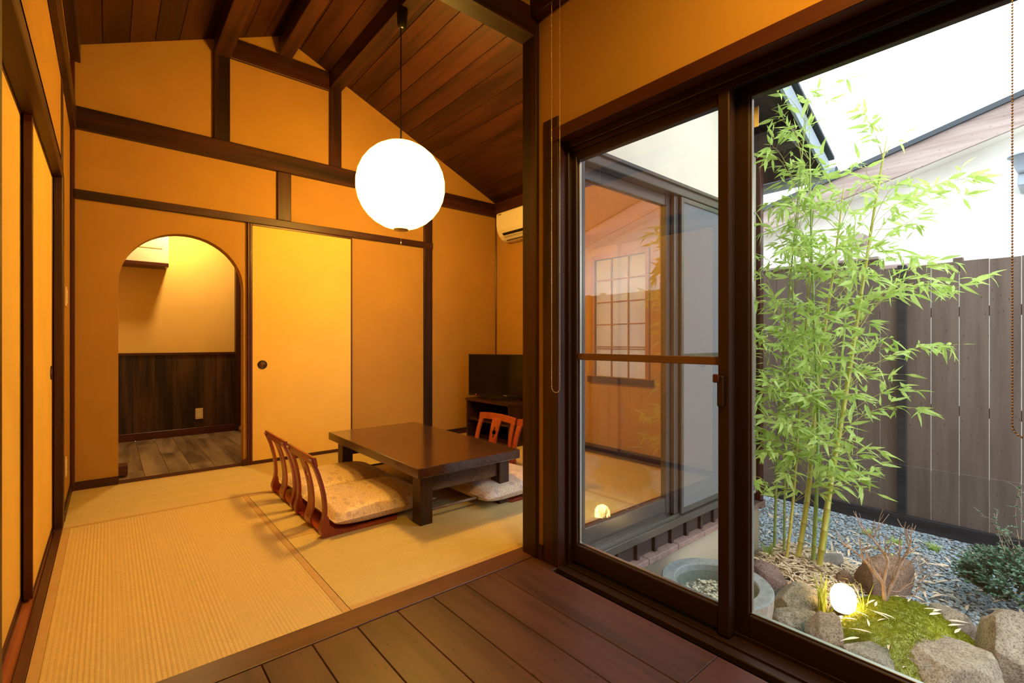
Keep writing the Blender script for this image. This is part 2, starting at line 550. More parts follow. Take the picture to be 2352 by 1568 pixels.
# floors
fl = struct_box('floor', -1.8, 1.60, -2.5, 1.70, -0.12, -0.022, SOFFIT, bev=0)
xe = [-1.70 + 0.16 * i for i in range(21)]          # joints at .06 .22 .38 ...
random.seed(3)
for i in range(len(xe) - 1):
    a, b_ = xe[i], min(xe[i + 1], 1.555)
    if i == len(xe) - 2: b_ = 1.555
    cuts = [-2.39]
    y = -2.39 + random.uniform(0.5, 1.8)
    while y < 1.2:
        if y < -0.2: cuts.append(y)
        y += 1.82
    if i == 19: cuts.append(0.775)
    if i == 18: cuts.append(-0.35)
    cuts.append(1.712)
    for c0, c1 in zip(cuts, cuts[1:]):
        box('plank', a + 0.001, b_ - 0.001, c0 + 0.001, c1 - 0.001, -0.022, 0.0, FLOORW, fl, 0.0022)
struct_box('floor_tatami_base', -0.32, 3.66, 1.714, 4.60, -0.12, -0.056, SOFFIT, bev=0)
struct_box('trim_1', -0.28, 1.60, 1.714, 1.829, -0.055, 0.003, FLOORX)           # threshold between the rooms
struct_box('trim_72', 1.556, 1.62, 1.556, 1.713, -0.06, 0.0, FLOORW)
struct_box('trim_2', 1.60, 3.60, 1.79, 1.829, -0.055, 0.003, FLOORX)
struct_box('trim_3', 3.487, 3.60, 1.829, 4.56, -0.055, 0.002, FLOORW)
struct_box('trim_4', -0.36, -0.2285, 1.83, 3.68, -0.05, -0.008, SILLRED)              # worn inner sliding track
sill = struct_box('trim_5', -0.228, -0.197, 1.83, 3.68, -0.05, 0.004, LACQY)
struct_box('trim_6', -0.270, -0.263, 1.83, 3.68, -0.01, 0.0015, LACQY)

# tatami mats with ribbed rush surface and cloth borders
def tatami(x0, x1, y0, y1, along, label):
    g = 0.0012
    x0 += g; x1 -= g; y0 += g; y1 -= g
    t = thing('tatami_mat', ((x0 + x1) / 2, (y0 + y1) / 2, -0.055), label, 'tatami mat', 'tatami mats of the floor')
    L, W = (y1 - y0, x1 - x0) if along == 'y' else (x1 - x0, y1 - y0)
    hb = 0.030
    n = round((W - 2 * hb) / 0.0145)
    rw = (W - 2 * hb) / n
    prof = [(-W / 2 + hb - 0.0005, -0.055)]
    for i in range(n):
        for k in range(4):
            u = k / 4
            prof.append((-W / 2 + hb + (i + u) * rw, -0.0012 + 0.0012 * math.sin(PI * u) ** 0.7))
    prof.append((W / 2 - hb, -0.0012)); prof.append((W / 2 - hb + 0.0005, -0.055))
    V, F = [], []
    for (p, z) in prof:
        for e in (-L / 2, L / 2):
            V.append((e, p, z + 0.055) if along == 'x' else (p, e, z + 0.055))
    for i in range(len(prof) - 1):
        q = (2 * i, 2 * i + 1, 2 * i + 3, 2 * i + 2)
        F.append(q if along == 'x' else q[::-1])
    o = raw_obj('rush_surface', V, F, TATAMI_X if along == 'x' else TATAMI_Y, ((x0 + x1) / 2, (y0 + y1) / 2, -0.055), t)
    for s in (-1, 1):
        a, b_ = (W / 2 - hb), W / 2
        lo, hi = (a, b_) if s > 0 else (-b_, -a)
        if along == 'x': box('cloth_border', x0, x1, (y0 + y1) / 2 + lo, (y0 + y1) / 2 + hi, -0.053, 0.0006, HERI, t, 0.001)
        else: box('cloth_border', (x0 + x1) / 2 + lo, (x0 + x1) / 2 + hi, y0, y1, -0.053, 0.0006, HERI, t, 0.001)
tatami(-0.197, 0.725, 1.83, 3.655, 'y', 'tatami mat nearest the camera, along the left sliding doors, ribs running away from the camera')
tatami(-0.197, 1.645, 3.655, 4.555, 'x', 'tatami mat lying crosswise along the back wall in front of the arch')
tatami(0.725, 2.565, 1.83, 2.74, 'x', 'tatami mat in front of and under the near end of the low table')
tatami(0.725, 2.565, 2.74, 3.655, 'x', 'tatami mat under the middle of the low table and the farther legless chair')
tatami(1.645, 3.485, 3.655, 4.555, 'x', 'tatami mat in the far right corner in front of the television stand')
tatami(2.565, 3.485, 1.83, 3.655, 'y', 'tatami mat along the right wall behind the right-hand chairs')

# posts and beams of the tatami room
n_tr = [6]
def trim(x0, x1, y0, y1, z0, z1, m, bev=0.004):
    n_tr[0] += 1
    return struct_box('trim_%d' % n_tr[0], x0, x1, y0, y1, z0, z1, m, bev=bev)
trim(-0.185, 2.70, 4.525, 4.56, 2.057, 2.12, WX)                   # rail above the doors
trim(-0.185, 3.60, 4.515, 4.56, 2.545, 2.70, WX)                   # long beam
trim(1.136, 1.248, 4.53, 4.56, 2.12, 2.545, WZ)
trim(0.656, 0.771, 4.53, 4.56, 2.70, 3.42, WZ)
trim(1.588, 1.70, 4.53, 4.56, 2.70, 3.45, WZ)
trim(0.771, 1.588, 4.53, 4.56, 3.405, 3.572, WX)
trim(2.597, 2.694, 4.53, 4.56, 0.0, 2.545, WZ)
trim(3.585, 3.60, 4.545, 4.56, 0.0, 2.55, LACQ)
trim(-0.203, -0.180, 4.535, 4.56, 0.0, 3.10, LACQ)                 # left corner post
trim(0.656, 0.771, 1.78, 4.53, 3.39, 3.56, WY)                     # purlins running towards the camera
trim(1.140, 1.252, 1.78, 4.53, 3.567, 3.76, WY)
trim(1.588, 1.700, 1.78, 4.53, 3.430, 3.60, WY)
trim(-0.205, -0.150, 1.78, 4.56, 3.02, 3.16, WY)                   # left eave beam
trim(-0.205, -0.172, 1.78, 4.56, 2.54, 2.69, WY)                   # left wall beam
trim(3.555, 3.60, 1.79, 4.56, 2.57, 2.71, WY)                      # right eave beam
trim(1.58, 1.68, 1.69, 1.79, -0.02, 2.66, WZ)                      # corner pillar
trim(-0.32, 1.58, 1.69, 1.79, 2.53, 2.66, WX)                      # cross beam between the rooms
trim(1.545, 1.60, -2.4, 1.69, 2.60, 2.70, WY)                      # beam on top of the window wall
trim(-0.235, -0.195, 3.68, 3.80, 0.0, 2.02, WZ)                    # left wall post
trim(-0.235, -0.198, 3.70, 3.775, 2.02, 2.54, WZ)
trim(-0.28, -0.195, 1.67, 3.68, 1.97, 2.035, WY)                   # lintel over the left sliding doors
trim(-0.32, -0.195, 1.56, 1.67, 0.0, 2.70, WZ)                     # near left post
trim(0.90, 0.918, 4.53, 4.56, 0.0, 2.057, LACQ)                    # jamb left of the sliding door
# baseboards
struct_box('baseboard_back', -0.18, 0.056, 4.545, 4.56, 0.0, 0.06, WX)
struct_box('baseboard_back_middle', 1.81, 2.597, 4.545, 4.56, 0.0, 0.05, WX)
struct_box('baseboard_back_right', 2.694, 3.585, 4.545, 4.56, 0.0, 0.06, WX)
struct_box('baseboard_left', -0.205, -0.193, 3.80, 4.545, 0.0, 0.06, WY)
struct_box('baseboard_right', 3.588, 3.60, 1.83, 4.545, 0.0, 0.06, WY)
struct_box('baseboard_window', 1.588, 1.60, 1.656, 1.69, 0.0, 0.07, WY)
struct_box('baseboard_arch', 0.858, 0.905, 4.535, 4.56, 0.0, 0.055, WX)
struct_box('trim_60', 0.056, 0.875, 4.55, 4.67, -0.05, 0.002, LACQX)

# sliding doors
def pull_disc(parent, c, axis, r=0.030, ring_m=None):
    ring_m = ring_m or BLACK
    bm = bmesh.new()
    lathe_bm([(r * 0.72, 0.0), (r * 0.76, 0.0035), (r, 0.003), (r, 0.0)], 24, bm)
    R = Matrix.Rotation(PI / 2, 4, 'Y') if axis == 'x' else Matrix.Rotation(PI / 2, 4, 'X')
    bmesh.ops.transform(bm, matrix=R, verts=list(bm.verts))
    o = mesh_obj('door_pull', bm, ring_m, c, parent, True)
    bm = lathe_bm([(0.0, 0.0008), (r * 0.55, 0.001), (r * 0.73, 0.003)], 24)
    bmesh.ops.transform(bm, matrix=R, verts=list(bm.verts))
    mesh_obj('pull_cup', bm, BEADB, c, o, True)
    return o
def fusuma_y(name, x0, x1, yf, z0, z1, pull):
    d = box(name, x0 + 0.018, x1 - 0.014, yf + 0.003, yf + 0.022, z0 + 0.03, z1 - 0.018, PAPER, None, 0.001)
    d['kind'] = 'structure'
    box('door_stile', x0, x0 + 0.018, yf, yf + 0.024, z0, z1, LACQ, d)
    box('door_stile', x1 - 0.014, x1, yf, yf + 0.024, z0, z1, LACQ, d)
    box('door_rail', x0 + 0.018, x1 - 0.014, yf, yf + 0.024, z1 - 0.018, z1, LACQX, d)
    box('door_rail', x0 + 0.018, x1 - 0.014, yf, yf + 0.024, z0, z0 + 0.028, LACQX, d)
    pull_disc(d, (pull[0], yf + 0.002, pull[1]), 'y', 0.038)
    return d
fusuma_y('door_1', 0.92, 1.806, 4.534, 0.0, 2.056, (1.014, 0.85))
def fusuma_x(name, y0, y1, xf, z0, z1, pulls):
    d = box(name, xf - 0.022, xf - 0.003, y0 + 0.02, y1 - 0.02, z0 + 0.02, z1 - 0.012, PAPER, None, 0.001)
    d['kind'] = 'structure'
    box('door_stile', xf - 0.026, xf + 0.001, y0, y0 + 0.02, z0, z1, LACQ, d)
    box('door_stile', xf - 0.026, xf, y1 - 0.02, y1, z0, z1, LACQ, d)
    box('door_rail', xf - 0.026, xf, y0 + 0.02, y1 - 0.02, z1 - 0.012, z1, LACQY, d)
    box('door_rail', xf - 0.026, xf, y0 + 0.02, y1 - 0.02, z0, z0 + 0.02, LACQY, d)
    for p in pulls:
        pull_disc(d, (xf - 0.003, p, 0.88), 'x', 0.038)
    return d
fusuma_x('door_2', 2.74, 3.68, -0.236, 0.004, 1.97, [3.60])
fusuma_x('door_3', 1.84, 2.80, -0.268, 0.002, 1.97, [1.95])
struct_box('trim_61', -0.30, -0.28, 1.83, 3.68, 1.97, 2.03, WY)

# ---------------------------------------------------------------- hall beyond the arch
hf = struct_box('floor_hall', -0.75, 2.1, 4.66, 6.45, -0.12, -0.014, SOFFIT, bev=0)
random.seed(5)
for i in range(16):
    x0 = -0.415 + i * 0.158; ys = [4.672, 4.672 + 0.25 + 0.61 * ((i * 2) % 3) / 1.0, 6.438]
    for c0, c1 in zip(ys, ys[1:]):
        box('plank', x0 + 0.001, x0 + 0.157, c0 + 0.001, c1 - 0.001, -0.014, 0.0, TILE, hf, 0.0015)
struct_box('wall_hall_back', -0.42, 2.2, 6.44, 6.54, 0, 2.6, PLASTER_HALL, bev=0)
struct_box('wall_hall_left', -0.42, -0.32, 4.67, 6.54, 0, 2.6, PLASTER_HALL, bev=0)
struct_box('wall_hall_right', 2.1, 2.2, 4.65, 6.54, 0, 2.6, PLASTER_HALL, bev=0)
struct_box('ceiling_hall', -0.42, 2.2, 4.65, 6.54, 2.5, 2.6, PLASTER_HALL, bev=0)
struct_box('trim_62', 1.14, 1.235, 6.36, 6.44, 0, 2.5, WZ)
wn = struct_box('trim_63', -0.75, 1.14, 6.430, 6.44, 0.08, 0.90, HALLW, bev=0)
for i in range(10):
    x0 = -0.75 + i * 0.189
    box('board', x0 + 0.0006, x0 + 0.1884, 6.418, 6.430, 0.08, 0.90, HALLW, wn, 0.0008)
struct_box('trim_64', -0.75, 1.14, 6.405, 6.44, 0.90, 0.928, LACQX)
struct_box('baseboard_hall', -0.75, 1.14, 6.412, 6.44, 0.0, 0.08, LACQX)

# ================================================================= WINDOW (near room)
def frame_rect(parent, name, x0, x1, y0, y1, z0, z1, w, m, wb=None, wt=None):
    wb = wb or w; wt = wt or w
    box(name, x0, x1, y0, y0 + w, z0, z1, m, parent, 0.002)
    box(name, x0, x1, y1 - w, y1, z0, z1, m, parent, 0.002)
    box(name, x0, x1, y0 + w, y1 - w, z1 - wt, z1, m, parent, 0.002)
    box(name, x0, x1, y0 + w, y1 - w, z0, z0 + wb, m, parent, 0.002)
# wooden casing
w1 = struct_box('trim_65', 1.593, 1.66, 1.555, 1.655, 0.0, 2.10, WZ)
struct_box('trim_66', 1.585, 1.70, -0.16, 1.603, 1.985, 2.043, LACQY)
struct_box('trim_67', 1.585, 1.66, -0.16, -0.06, 0.0, 2.10, WZ)
win = struct_box('window_1', 1.645, 1.745, 1.535, 1.598, 0.004, 1.985, ALU, bev=0.003)
box('window_frame', 1.645, 1.745, -0.06, -0.02, 0.004, 1.985, ALU, win, 0.003)
box('window_frame', 1.645, 1.745, -0.02, 1.535, 1.955, 1.985, ALU, win, 0.003)
box('window_frame', 1.660, 1.664, -0.02, 1.535, 1.935, 1.955, ALU, win, 0.001)
sl_ = box('window_sill', 1.585, 1.745, -0.02, 1.555, -0.02, 0.006, ALU, win, 0.003)
box('sill_track', 1.625, 1.630, -0.02, 1.555, 0.006, 0.014, ALU, sl_, 0.001)
box('sill_track', 1.700, 1.704, -0.02, 1.535, 0.006, 0.020, ALU, sl_, 0.001)
# left sash (room side), x 1.665-1.700
s1 = box('left_sash', 1.668, 1.702, 1.508, 1.545, 0.02, 1.94, ALU, win, 0.003)
box('sash_stile', 1.655, 1.702, 0.785, 0.825, 0.012, 1.952, ALU, s1, 0.003)
box('sash_rail', 1.668, 1.702, 0.825, 1.508, 1.893, 1.94, ALU, s1, 0.003)
box('sash_rail', 1.668, 1.702, 0.825, 1.508, 0.02, 0.102, ALU, s1, 0.003)
box('reflection_bar', 1.676, 1.690, 0.825, 1.508, 0.965, 0.995, plain('brown_reflection_bar', (0.17, 0.085, 0.055), 0.4, 0.2), s1, 0.002)  # solid brown bar added to imitate a reflection of the room in the pane
box('glazing_bead', 1.684, 1.700, 0.825, 1.508, 0.102, 0.108, STEEL, s1, 0.001)
box('glazing_bead', 1.684, 1.700, 1.502, 1.508, 0.108, 1.893, STEEL, s1, 0.001)
box('pane', 1.688, 1.691, 0.820, 1.512, 0.098, 1.897, GLASS, s1, 0)
box('window_latch', 1.640, 1.656, 0.800, 0.822, 0.82, 0.93, ALU, s1, 0.005)
box('latch_lever', 1.628, 1.642, 0.812, 0.832, 0.905, 0.935, LACQ, s1, 0.005)
# right sash (outer track)
s2 = box('right_sash', 1.712, 1.745, 0.742, 0.797, 0.012, 1.952, ALU, win, 0.003)
box('sash_stile', 1.712, 1.745, -0.02, 0.02, 0.012, 1.952, ALU, s2, 0.003)
box('sash_rail', 1.712, 1.745, 0.02, 0.742, 1.905, 1.952, ALU, s2, 0.003)
box('sash_rail', 1.712, 1.745, 0.02, 0.742, 0.006, 0.092, ALU, s2, 0.003)
box('glazing_bead', 1.724, 1.740, 0.02, 0.742, 0.092, 0.098, STEEL, s2, 0.001)
box('glazing_bead', 1.724, 1.740, 0.736, 0.742, 0.098, 1.905, STEEL, s2, 0.001)
box('pane', 1.730, 1.733, 0.016, 0.746, 0.088, 1.909, GLASS, s2, 0)
box('sticker', 1.7285, 1.7298, 0.716, 0.731, 1.80, 1.87, WHITE, s2, 0)

# blind chains
def bead_chain(name, y0, y1, x, ztop, zbot, m, label, dz=0.0068, r=0.0024):
    t = thing(name, (x, (y0 + y1) / 2, zbot), label, 'chain')
    me_bm = bmesh.new()
    bmesh.ops.create_icosphere(me_bm, subdivisions=1, radius=r)
    me_bm.verts.ensure_lookup_table()
    sv = [v.co.copy() for v in me_bm.verts]; sf = [tuple(v.index for v in f.verts) for f in me_bm.faces]
    me_bm.free()
    a = Acc(); path = []
    rr = abs(y1 - y0) / 2; yc = (y0 + y1) / 2
    z = ztop
    while z > zbot + rr: path.append((x, y0, z)); z -= dz
    k = max(3, int(PI * rr / dz))
    for i in range(k + 1):
        w = PI * i / k
        path.append((x, yc + (y0 - yc) * math.cos(w), zbot + rr - rr * math.sin(w)))
    z = zbot + rr
    while z < ztop: path.append((x, y1, z)); z += dz
    for p in path: a.add([(Vector(p) + v) for v in sv], sf)
    o = a.build('beads', m, (x, yc, zbot), t)
    o['kind'] = 'stuff'
    tube('cord', path[::3] + [path[-1]], 0.0007, m, t, 5)
bead_chain('blind_chain', 1.553, 1.501, 1.55, 2.69, 0.818, BRASS, 'long looped metal bead chain hanging by the casing between pillar and glass door')
bead_chain('blind_chain', 0.094, 0.045, 1.55, 2.69, 0.835, BEADB, 'brown bead chain loop hanging at the right edge in front of the glass')

# ================================================================= COURTYARD DOOR (exterior wall of tatami room)
cd = struct_box('door_4', 1.80, 3.76, 1.60, 1.70, 1.965, 2.035, ALUX, bev=0.004)
box('door_frame', 1.80, 3.76, 1.585, 1.60, 2.015, 2.035, ALUX, cd, 0.002)
box('door_frame', 1.80, 1.835, 1.60, 1.70, -0.06, 1.965, ALUX, cd)
box('door_frame', 3.725, 3.76, 1.60, 1.70, -0.06, 1.965, ALUX, cd)
box('door_sill', 1.80, 3.76, 1.585, 1.70, -0.085, -0.04, ALUX, cd)
box('sill_track', 1.83, 3.73, 1.618, 1.622, -0.04, -0.028, STEEL, cd, 0)
box('sill_track', 1.83, 3.73, 1.655, 1.659, -0.04, -0.028, STEEL, cd, 0)
a_ = box('left_sash', 1.838, 1.90, 1.660, 1.695, -0.03, 1.965, ALUX, cd)
box('sash_stile', 2.66, 2.745, 1.655, 1.695, -0.03, 1.965, ALUX, a_)
box('sash_rail', 1.90, 2.66, 1.660, 1.695, 1.90, 1.965, ALUX, a_)
box('sash_rail', 1.90, 2.66, 1.660, 1.695, -0.03, 0.07, ALUX, a_)
box('pane', 1.895, 2.665, 1.675, 1.678, 0.065, 1.905, GLASS2, a_, 0)
b2 = box('right_sash', 2.70, 2.77, 1.625, 1.652, -0.03, 1.965, ALUX, cd)
box('sash_stile', 3.66, 3.725, 1.625, 1.652, -0.03, 1.965, ALUX, b2)
box('sash_rail', 2.77, 3.66, 1.625, 1.652, 1.90, 1.965, ALUX, b2)
box('sash_rail', 2.77, 3.66, 1.625, 1.652, -0.03, 0.07, ALUD, b2)
box('pane', 2.765, 3.665, 1.636, 1.639, 0.065, 1.905, GLASS2, b2, 0)
# insect screen
SCR, nt, bs_ = mat_new('grey_insect_mesh')
nt.nodes.clear()
_o = nd(nt, 'ShaderNodeOutputMaterial'); _m = nd(nt, 'ShaderNodeMixShader'); _t = nd(nt, 'ShaderNodeBsdfTransparent'); _d = nd(nt, 'ShaderNodeBsdfDiffuse')
_d.inputs[0].default_value = (0.20, 0.215, 0.225, 1); _m.inputs[0].default_value = 0.66
nt.links.new(_t.outputs[0], _m.inputs[1]); nt.links.new(_d.outputs[0], _m.inputs[2]); nt.links.new(_m.outputs[0], _o.inputs[0])
sc_ = box('insect_screen', 2.748, 2.775, 1.602, 1.618, -0.035, 1.96, ALUX, cd)
box('screen_frame', 3.70, 3.725, 1.602, 1.618, -0.035, 1.96, ALUX, sc_)
box('screen_frame', 2.775, 3.70, 1.602, 1.618, 1.93, 1.96, ALUX, sc_)
box('screen_frame', 2.775, 3.70, 1.602, 1.618, -0.035, 0.0, ALUX, sc_)
box('screen_middle_rail', 2.775, 3.70, 1.602, 1.618, 0.945, 0.975, ALUX, sc_)
box('mesh_sheet', 2.775, 3.70, 1.609, 1.610, 0.0, 1.93, SCR, sc_, 0)
# boards and ledge below the sill, foundation
skirt = struct_box('trim_68', 1.74, 3.93, 1.650, 1.70, -0.30, -0.085, SOFFIT, bev=0)
for i in range(12):
    x0 = 1.78 + i * 0.178
    box('board', x0 + 0.018, x0 + 0.176, 1.640, 1.650, -0.20, -0.085, SOFFIT, skirt, 0.001)
    box('batten', x0 - 0.012, x0 + 0.014, 1.618, 1.650, -0.20, -0.085, SOFFIT, skirt, 0.002)
ledge = struct_box('trim_69', 1.74, 3.95, 1.60, 1.66, -0.245, -0.235, LEDGE, bev=0)
for i in range(7):
    x0 = 1.74 + i * 0.3157
    box('tile', x0 + 0.002, x0 + 0.3137, 1.585, 1.66, -0.235, -0.20, LEDGE, ledge, 0.003)
struct_box('wall_foundation', 1.74, 3.92, 1.62, 1.72, -0.75, -0.245, CONC, bev=0)
struct_box('wall_foundation_near', 1.62, 1.74, -2.5, 1.62, -0.75, -0.02, CONC, bev=0)
box_p = struct_box('trim_70', 3.90, 3.955, 1.60, 1.72, -0.22, 2.50, LACQ, bev=0.003)
struct_box('trim_71', 3.90, 3.965, 1.59, 1.73, -0.26, -0.20, LEDGE, bev=0.003)

# shoji window in right wall
sj = struct_box('window_2', 3.585, 3.62, 2.40, 2.44, 0.68, 1.87, SHOJIW)
box('window_frame', 3.585, 3.62, 3.01, 3.05, 0.68, 1.87, SHOJIW, sj)
box('window_frame', 3.585, 3.62, 2.44, 3.01, 1.83, 1.87, SHOJIW, sj)
box('window_frame', 3.57, 3.62, 2.36, 3.09, 0.66, 0.715, WY, sj)
box('paper', 3.614, 3.616, 2.44, 3.01, 0.715, 1.83, PAPERW, sj, 0)
for i in range(1, 3):
    y = 2.44 + 0.57 * i / 3
    box('lattice_bar', 3.600, 3.613, y - 0.006, y + 0.006, 0.715, 1.83, SHOJIW, sj, 0.001)
for z in (0.98, 1.0, 1.21, 1.42, 1.63):
    box('lattice_bar', 3.601, 3.612, 2.44, 3.01, z - 0.005, z + 0.005, SHOJIW, sj, 0.001)

# ================================================================= OWN ROOF (outside)
rf = prism('roof_tatami_room', [(RX, RZ + 0.10), (4.45, roof_z(4.45) + 0.10), (4.45, roof_z(4.45) + 0.20), (RX, RZ + 0.20), (-0.9, roof_z(-0.9) + 0.20), (-0.9, roof_z(-0.9) + 0.10)],
           'y', 1.32, 5.1, SOFFIT)
rf['kind'] = 'structure'
prism('verge_board', [(RX, RZ + 0.03), (4.47, roof_z(4.47) + 0.03), (4.47, roof_z(4.47) + 0.17), (RX, RZ + 0.17)], 'y', 1.30, 1.32, GUTTER, rf)
prism('roof_sheet', [(RX, RZ + 0.20), (4.50, roof_z(4.50) + 0.20), (4.50, roof_z(4.50) + 0.225), (RX, RZ + 0.225)], 'y', 1.27, 5.1, ROOFM, rf)
box('purlin', 3.80, 3.92, 1.34, 1.70, 2.50, 2.64, SOFFIT, rf)
box('purlin', 2.55, 2.66, 1.34, 1.70, 3.08, 3.20, SOFFIT, rf)
a = Acc(); a.add(*tube_arrays([(4.52, 1.26, roof_z(4.5) + 0.10), (4.52, 5.1, roof_z(4.5) + 0.08)], 0.05, 10)); a.build('gutter', GUTTER, (4.52, 1.26, 2.4), rf)
struct_box('roof_near_room', -2.1, 2.05, -2.7, 1.30, 2.82, 2.92, ROOFM, bev=0.004)

# ================================================================= PENDANT LANTERN
GL = Vector((1.60, 3.125, 2.163))
lt = thing('paper_lantern', GL, 'glowing white round paper pendant lantern hanging over the low table', 'lamp')
bm = bmesh.new()
R0 = 0.312; prof = []
N = 88
for i in range(N + 1):
    w = PI * i / N
    rr = R0 * (1 - 0.006 * abs(math.sin(w * 15)))
    if 0.10 < w < PI - 0.16:
        prof.append((rr * math.sin(w), -rr * 1.0 * math.cos(w)))
prof = [(0.03, prof[0][1])] + prof
prof.append((prof[-1][0] * 0.55, prof[-1][1]))
lathe_bm(prof, 64, bm)
LANT, nt, b_ = mat_new('glowing_paper')            # thin washi: glows, and lets part of the bulb's light straight through
b_.inputs['Base Color'].default_value = (0.9, 0.85, 0.75, 1)
b_.inputs['Emission Color'].default_value = (*WARM, 1)
b_.inputs['Emission Strength'].default_value = LANTERN_POWER
_t = nd(nt, 'ShaderNodeBsdfTransparent'); _m = nd(nt, 'ShaderNodeMixShader'); _m.inputs[0].default_value = 0.5
nt.links.new(b_.outputs[0], _m.inputs[1]); nt.links.new(_t.outputs[0], _m.inputs[2]); nt.links.new(_m.outputs[0], nt.nodes['Material Output'].inputs[0])
_ld = bpy.data.lights.new('bulb_light', 'POINT'); _ld.energy = BULB_W; _ld.color = WARM; _ld.shadow_soft_size = 0.07
_lo = bpy.data.objects.new('bulb_light', _ld); COL.objects.link(_lo); _lo.parent = lt
mesh_obj('paper_shade', bm, LANT, GL, lt, True)
bm = lathe_bm([(0.050, -0.318), (0.054, -0.312), (0.050, -0.306)], 24)
mesh_obj('bottom_ring', bm, STEEL, GL, lt, True)
tube('cord', [GL + Vector((0, 0, 0.30)), GL + Vector((0, 0, 1.15))], 0.0042, BLACK, lt, 8)
tube('wire_hanger', [GL + Vector((0, 0, 0.30)), GL + Vector((0, 0, 0.46))], 0.006, BLACK, lt, 8)
bm = lathe_bm([(0.010, 0.0), (0.026, 0.008), (0.034, 0.03), (0.040, 0.13), (0.036, 0.142)], 24)
mesh_obj('ceiling_cup', bm, BLACK, GL + Vector((0.01, 0, 1.125)), lt, True)
tube('pull_string', [GL + Vector((0, 0, -0.31)), GL + Vector((0, 0, -0.40))], 0.0012, BRASS, lt, 5)
bm = lathe_bm([(0.0, 0.0), (0.005, 0.003), (0.004, 0.018), (0.0, 0.022)], 10)
mesh_obj('pull_knob', bm, BRASS, GL + Vector((0, 0, -0.42)), lt, True)

# other lamps of the place (out of the picture)
t = thing('ceiling_light', (0.92, 0.05, 2.62), 'flush round ceiling light of the wood-floored room, outside the picture', 'lamp')
bm = lathe_bm([(0.0, 0.0), (0.12, 0.004), (0.17, 0.03), (0.18, 0.06)], 32)
mesh_obj('diffuser', bm, emit('warm_diffuser', WARM, NEAR_LAMP), (0.92, 0.05, 2.62), t, True)
bm = lathe_bm([(0.185, 0.05), (0.19, 0.08), (0.0, 0.08)], 32)
mesh_obj('base_ring', bm, WHITE, (0.92, 0.05, 2.62), t, True)
t = thing('hall_downlight', (0.62, 5.95, 2.47), 'round hall ceiling light above the arch, outside the picture', 'lamp')
bm = lathe_bm([(0.0, 0.0), (0.06, 0.002), (0.075, 0.02)], 24)
mesh_obj('diffuser', bm, emit('hall_diffuser', HALLC, HALL_LAMP * 30), (0.62, 5.95, 2.47), t, True)
bm = lathe_bm([(0.078, 0.01), (0.082, 0.03), (0.0, 0.03)], 24)
mesh_obj('base_ring', bm, WHITE, (0.62, 5.95, 2.47), t, True)

# ================================================================= LOW TABLE
tb = thing('low_table', (1.675, 3.045, 0), 'large dark wooden low table with thick top and square legs', 'table')
box('tabletop', 1.303, 2.047, 2.340, 3.745, 0.291, 0.348, TABLEW, tb, 0.004)
for (x0, x1) in ((1.352, 1.432), (1.928, 2.008)):
    for (y0, y1) in ((2.405, 2.500), (3.585, 3.680)):
        box('leg', x0, x1, y0, y1, 0.0005, 0.291, TABLEZ, tb, 0.003)
box('apron', 1.432, 1.928, 2.43, 2.46, 0.178, 0.291, TABLEW, tb, 0.002)
box('apron', 1.432, 1.928, 3.62, 3.65, 0.178, 0.291, TABLEW, tb, 0.002)
BAMR = plain('dark_bamboo_rail', (0.16, 0.11, 0.09), 0.25, var=0.2)
for y in (2.455, 3.632):
    P = [(1.432, y, 0.062), (1.55, y, 0.062), (1.553, y, 0.062), (1.557, y, 0.062), (1.56, y, 0.062), (1.77, y, 0.062), (1.773, y, 0.062), (1.777, y, 0.062), (1.78, y, 0.062), (1.928, y, 0.062)]
    r_ = [0.0085, 0.0085, 0.011, 0.011, 0.0085, 0.0085, 0.011, 0.011, 0.0085, 0.0085]
    tube('bamboo_stretcher', P, r_, BAMR, tb, 12)

# ================================================================= LEGLESS CHAIRS
PROF = smoothpts([(0.006, 0, 0.010), (-0.004, 0, 0.045), (0.012, 0, 0.10), (0.016, 0, 0.16), (0.006, 0, 0.25), (-0.020, 0, 0.35), (-0.052, 0, 0.428)], 6)
PLEN = [0.0]
for a_, b_ in zip(PROF, PROF[1:]): PLEN.append(PLEN[-1] + (b_ - a_).length)
def prof_at(s):
    s = max(0, min(1, s)) * PLEN[-1]
    for i in range(len(PROF) - 1):
        if PLEN[i + 1] >= s:
            k = (s - PLEN[i]) / max(1e-9, PLEN[i + 1] - PLEN[i])
            p = PROF[i].lerp(PROF[i + 1], k)
            t_ = (PROF[i + 1] - PROF[i]).normalized()
            return p, Vector((t_.z, 0, -t_.x))
    return PROF[-1], Vector((1, 0, 0))
def strip(ya, yb, th, s0=0.0, s1=1.0, n=26):
    bm = bmesh.new(); rows = []
    for i in range(n + 1):
        s = s0 + (s1 - s0) * i / n
        p, nn = prof_at(s)
        rows.append([bm.verts.new((p.x + nn.x * o, y, p.z + nn.z * o)) for (y, o) in ((ya(s), 0), (yb(s), 0), (yb(s), -th), (ya(s), -th))])
    for a_, b_ in zip(rows, rows[1:]):
        for k in range(4):
            l = (k + 1) % 4
            bm.faces.new((a_[k], a_[l], b_[l], b_[k]))
    bm.faces.new(rows[0][::-1]); bm.faces.new(rows[-1])
    bmesh.ops.recalc_face_normals(bm, faces=list(bm.faces))
    return bm
